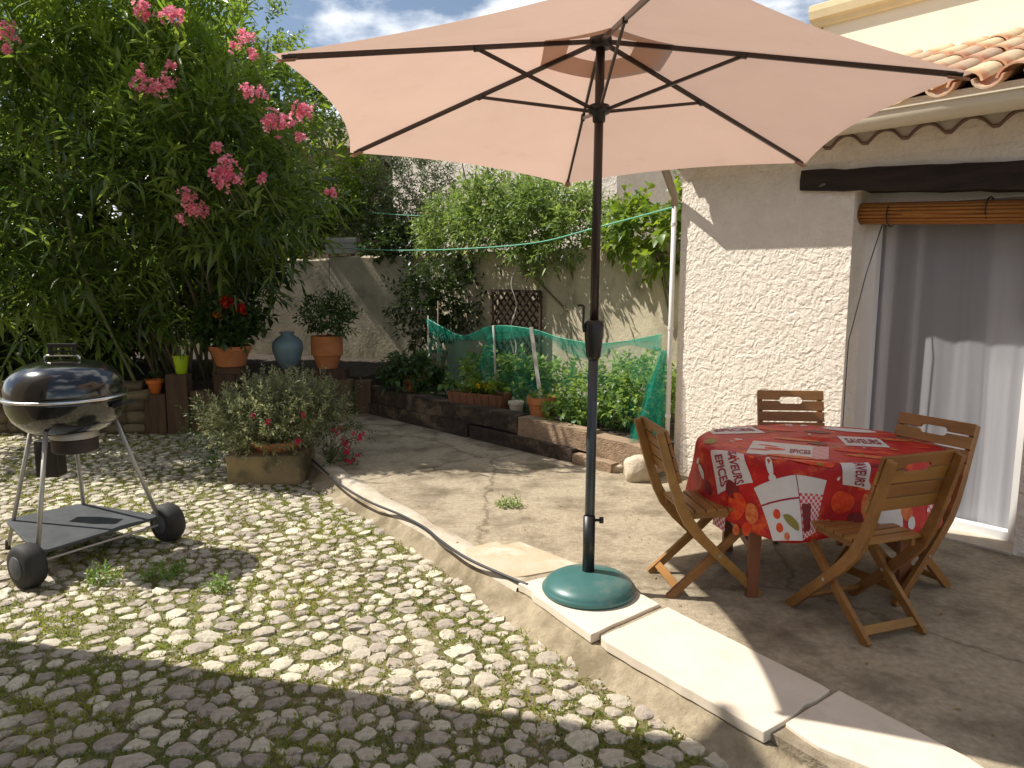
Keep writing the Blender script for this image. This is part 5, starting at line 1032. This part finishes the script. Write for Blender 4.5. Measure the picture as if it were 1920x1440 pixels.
bush('yellow_shrub', 'yellow green shrub above the garden wall', 'shrub', (-2.25, 11.5, -0.3), [((-2.3, 11.4, 2.7), (0.45, 0.35, 0.6))], 170, 9, 0.2, 0.10, 0.05, 'leaf_bright', mid=0.5)
bush('olive_shrub', 'grey green olive like shrub above the garden wall', 'shrub', (-1.5, 11.5, -0.3), [((-1.52, 11.3, 2.72), (0.72, 0.45, 0.75)), ((-1.75, 11.2, 2.2), (0.8, 0.3, 0.35))], 900, 11, 0.2, 0.075, 0.022, 'leaf_olive')
bush('ivy', 'dark ivy spilling over the garden wall top', 'climber', (-2.2, 11.1, 1.5), [((-1.75, 10.75, 2.02), (0.42, 0.3, 0.26)), ((-2.9, 11.5, 2.35), (0.6, 0.25, 0.4)), ((-1.4, 10.5, 2.0), (0.5, 0.2, 0.22))], 330, 8, 0.14, 0.075, 0.06, 'leaf_hedge', mid=0.55)
bush('climbing_vine', 'pale green climbing vine overhanging the garden wall and trellis', 'climber', (0.6, 8.2, 1.2), [((-0.75, 9.75, 2.2), (0.4, 0.4, 0.35)), ((-0.25, 9.15, 2.22), (0.42, 0.42, 0.36)), ((0.2, 8.65, 2.15), (0.42, 0.42, 0.38)), ((0.65, 8.1, 2.08), (0.38, 0.38, 0.36)), ((-0.1, 9.1, 2.5), (0.5, 0.45, 0.22)), ((0.45, 8.4, 2.4), (0.4, 0.4, 0.18)), ((0.3, 8.4, 1.82), (0.35, 0.25, 0.16)), ((-0.95, 10.1, 2.05), (0.3, 0.25, 0.25))], 1150, 11, 0.22, 0.09, 0.03, 'leaf_vine', jit=0.6, sr=0.4)
bush('grape_vine', 'bright broad leaved vine hanging beside the house corner', 'climber', (1.5, 7.15, 1.2), [((1.22, 7.45, 2.02), (0.25, 0.25, 0.25)), ((1.45, 7.1, 1.88), (0.22, 0.2, 0.3)), ((1.02, 7.7, 2.12), (0.22, 0.2, 0.16)), ((1.5, 7.05, 2.15), (0.15, 0.15, 0.2))], 130, 7, 0.18, 0.11, 0.085, 'leaf_bright', mid=0.55, curl=0.4, sr=0.4)
bush('potato_plants', 'sunlit leafy vegetable plants inside the net', 'plant', (0.95, 6.75, 0.21), [((0.70, 6.85, 0.45), (0.34, 0.3, 0.24)), ((1.10, 6.55, 0.47), (0.32, 0.3, 0.27)), ((0.5, 6.75, 0.33), (0.22, 0.2, 0.14)), ((1.2, 6.9, 0.55), (0.4, 0.3, 0.25))], 420, 8, 0.13, 0.065, 0.042, 'leaf_bed', mid=0.55, curl=0.35, sr=0.25)
bush('bean_plant', 'shaded leafy plants behind the yellow flower planter', 'plant', (-0.1, 7.9, 0.21), [((-0.25, 7.9, 0.5), (0.35, 0.2, 0.22)), ((0.12, 7.55, 0.55), (0.22, 0.15, 0.25)), ((0.4, 7.5, 0.5), (0.3, 0.2, 0.2))], 190, 7, 0.12, 0.09, 0.06, 'leaf_bed', mid=0.55, curl=0.3, sr=0.25)
SP = (-1.98, 6.2, 0.10)
sp = thing('silver_shrub', 'silvery green shrub in a shallow terracotta pot on the stone block', 'potted plant', SP)
MB().lathe([(0.15, 0.0), (0.16, 0.005), (0.21, 0.08), (0.235, 0.085), (0.235, 0.11), (0.21, 0.112), (0.19, 0.08), (0.0, 0.08)], 32).build('pot', 'terracotta', sp, auto=40)
shoots([((-1.95, 6.22, 0.42), (0.40, 0.36, 0.24)), ((-2.25, 6.12, 0.36), (0.28, 0.28, 0.2)), ((-1.68, 6.22, 0.38), (0.24, 0.26, 0.2)), ((-2.0, 5.98, 0.28), (0.32, 0.2, 0.13)), ((-1.82, 6.42, 0.52), (0.26, 0.22, 0.18)), ((-2.05, 6.1, 0.5), (0.2, 0.2, 0.16))], 1150, 14, 0.15, 0.042, 0.016, 'leaf_silver', sp, SP, inner=0.3, ang=50, jit=0.4, curl=0.05)
shoots([((-2.5, 6.25, 0.2), (0.2, 0.3, 0.28)), ((-1.45, 6.3, 0.33), (0.18, 0.22, 0.22))], 150, 12, 0.16, 0.04, 0.012, 'leaf_dark', sp, SP, name='trailing_foliage', inner=0.2)
for c in ((-1.92, 5.82, 0.42), (-1.66, 5.86, 0.47), (-1.69, 5.82, 0.27), (-2.05, 5.85, 0.47)): blossom('flower', c, 0.014, 4, 0.022, 'petal_magenta', sp, SP)
mg = thing('magenta_flowers', 'low magenta flowering plant beside the kerb', 'plant', (-1.55, 6.22, -0.03))
for k in range(22):
    a = random.uniform(-1.0, 1.0); e = Vector((0.06 + 0.26 * random.random(), -0.2 * random.random() - 0.02, 0.06 + 0.28 * random.random()))
    MB().tube([(0, 0, 0), (e.x * 0.4, e.y * 0.4, e.z * 0.75), tuple(e)], 0.0025, 4).build('stem', 'green_stem', mg); blossom('flower', e, 0.012, 3, 0.020, 'petal_magenta', mg, (0, 0, 0))
shoots([((0.1, -0.06, 0.07), (0.16, 0.12, 0.07))], 40, 6, 0.06, 0.03, 0.012, 'leaf_dark', mg, (0, 0, 0))
bp = thing('strap_leaf_plant', 'dark broad strap leaved plant behind the barbecue', 'plant', (-4.75, 8.3, 0.40))
for k in range(20):
    a = random.uniform(0, 6.28); q = random.uniform(0.25, 0.6); h_ = random.uniform(0.6, 1.15); d = Vector((math.cos(a), math.sin(a) * 0.7, 0)); sd = Vector((-d.y, d.x, 0)); G = []
    bx = Vector((random.uniform(-0.55, 0.45), random.uniform(-0.15, 0.15), 0))
    for i in range(9):
        t = i / 8; c = bx + d * q * t ** 1.5 + Vector((0, 0, h_ * (t - 0.28 * t ** 3))); w_ = 0.07 * math.sin(math.pi * (0.08 + 0.9 * t)) ** 0.8
        G.append([tuple(c - sd * w_ + Vector((0, 0, 0.02))), tuple(c), tuple(c + sd * w_ + Vector((0, 0, 0.02)))])
    MB().grid(G).build('leaf', 'leaf_hedge', bp, smooth=True, recalc=False)
wd = thing('weed', 'lone green weed tuft growing from the patio concrete', 'weed', (-0.02, 4.98, 0.0))
shoots([((0.0, 0, 0.0), (0.075, 0.06, 0.02))], 46, 5, 0.045, 0.03, 0.012, 'leaf_bed', wd, (0, 0, 0), inner=0.0, keep=lambda B: B[:, 2] > -0.01)
for i, (x, y_, lab) in enumerate([(-1.95, 4.02, 'bushy weed clump just right of the near barbecue wheel'), (-2.28, 3.98, 'small weed clump beside the near barbecue wheel'), (-1.56, 3.83, 'small weed clump at the edge of the barbecue shadow')]):
    w = thing('weed', lab, 'weed', (x, y_, YZ), 0, 'weeds in the cobbles'); shoots([((0, 0, 0.02), (0.09 - 0.02 * i, 0.06, 0.03))], 50 - 12 * i, 6, 0.06, 0.03, 0.014, 'leaf_bed', w, (0, 0, 0), inner=0.0)

# fallen leaves and grit
n = 420; px_ = rng.uniform(-1.6, 2.6, n); py_ = rng.uniform(2.3, 8.0, n); okk = [(x > kerb_x(y_) + 0.05) and (x - 1.30) * -0.76268 + (y_ - 5.915) * -0.64678 > 0.05 and (x + 1.68) * 0.73 + (y_ - 8.66) * 0.685 < -0.12 for x, y_ in zip(px_, py_)]
Q = np.stack([px_, py_, np.full(n, 0.004)], -1)[np.array(okk)]; D = rng.normal(0, 1, (len(Q), 3)); D[:, 2] = 0.08
o = leaves('leaf_litter', Q, D, 0.012 + 0.022 * rng.random(len(Q)), 0.005 + 0.008 * rng.random(len(Q)), 'leaf_straw', None, fold=0.2, curl=0.0); tag(o, 'dry fallen leaf bits scattered over the patio concrete', 'leaf litter', kind='stuff')
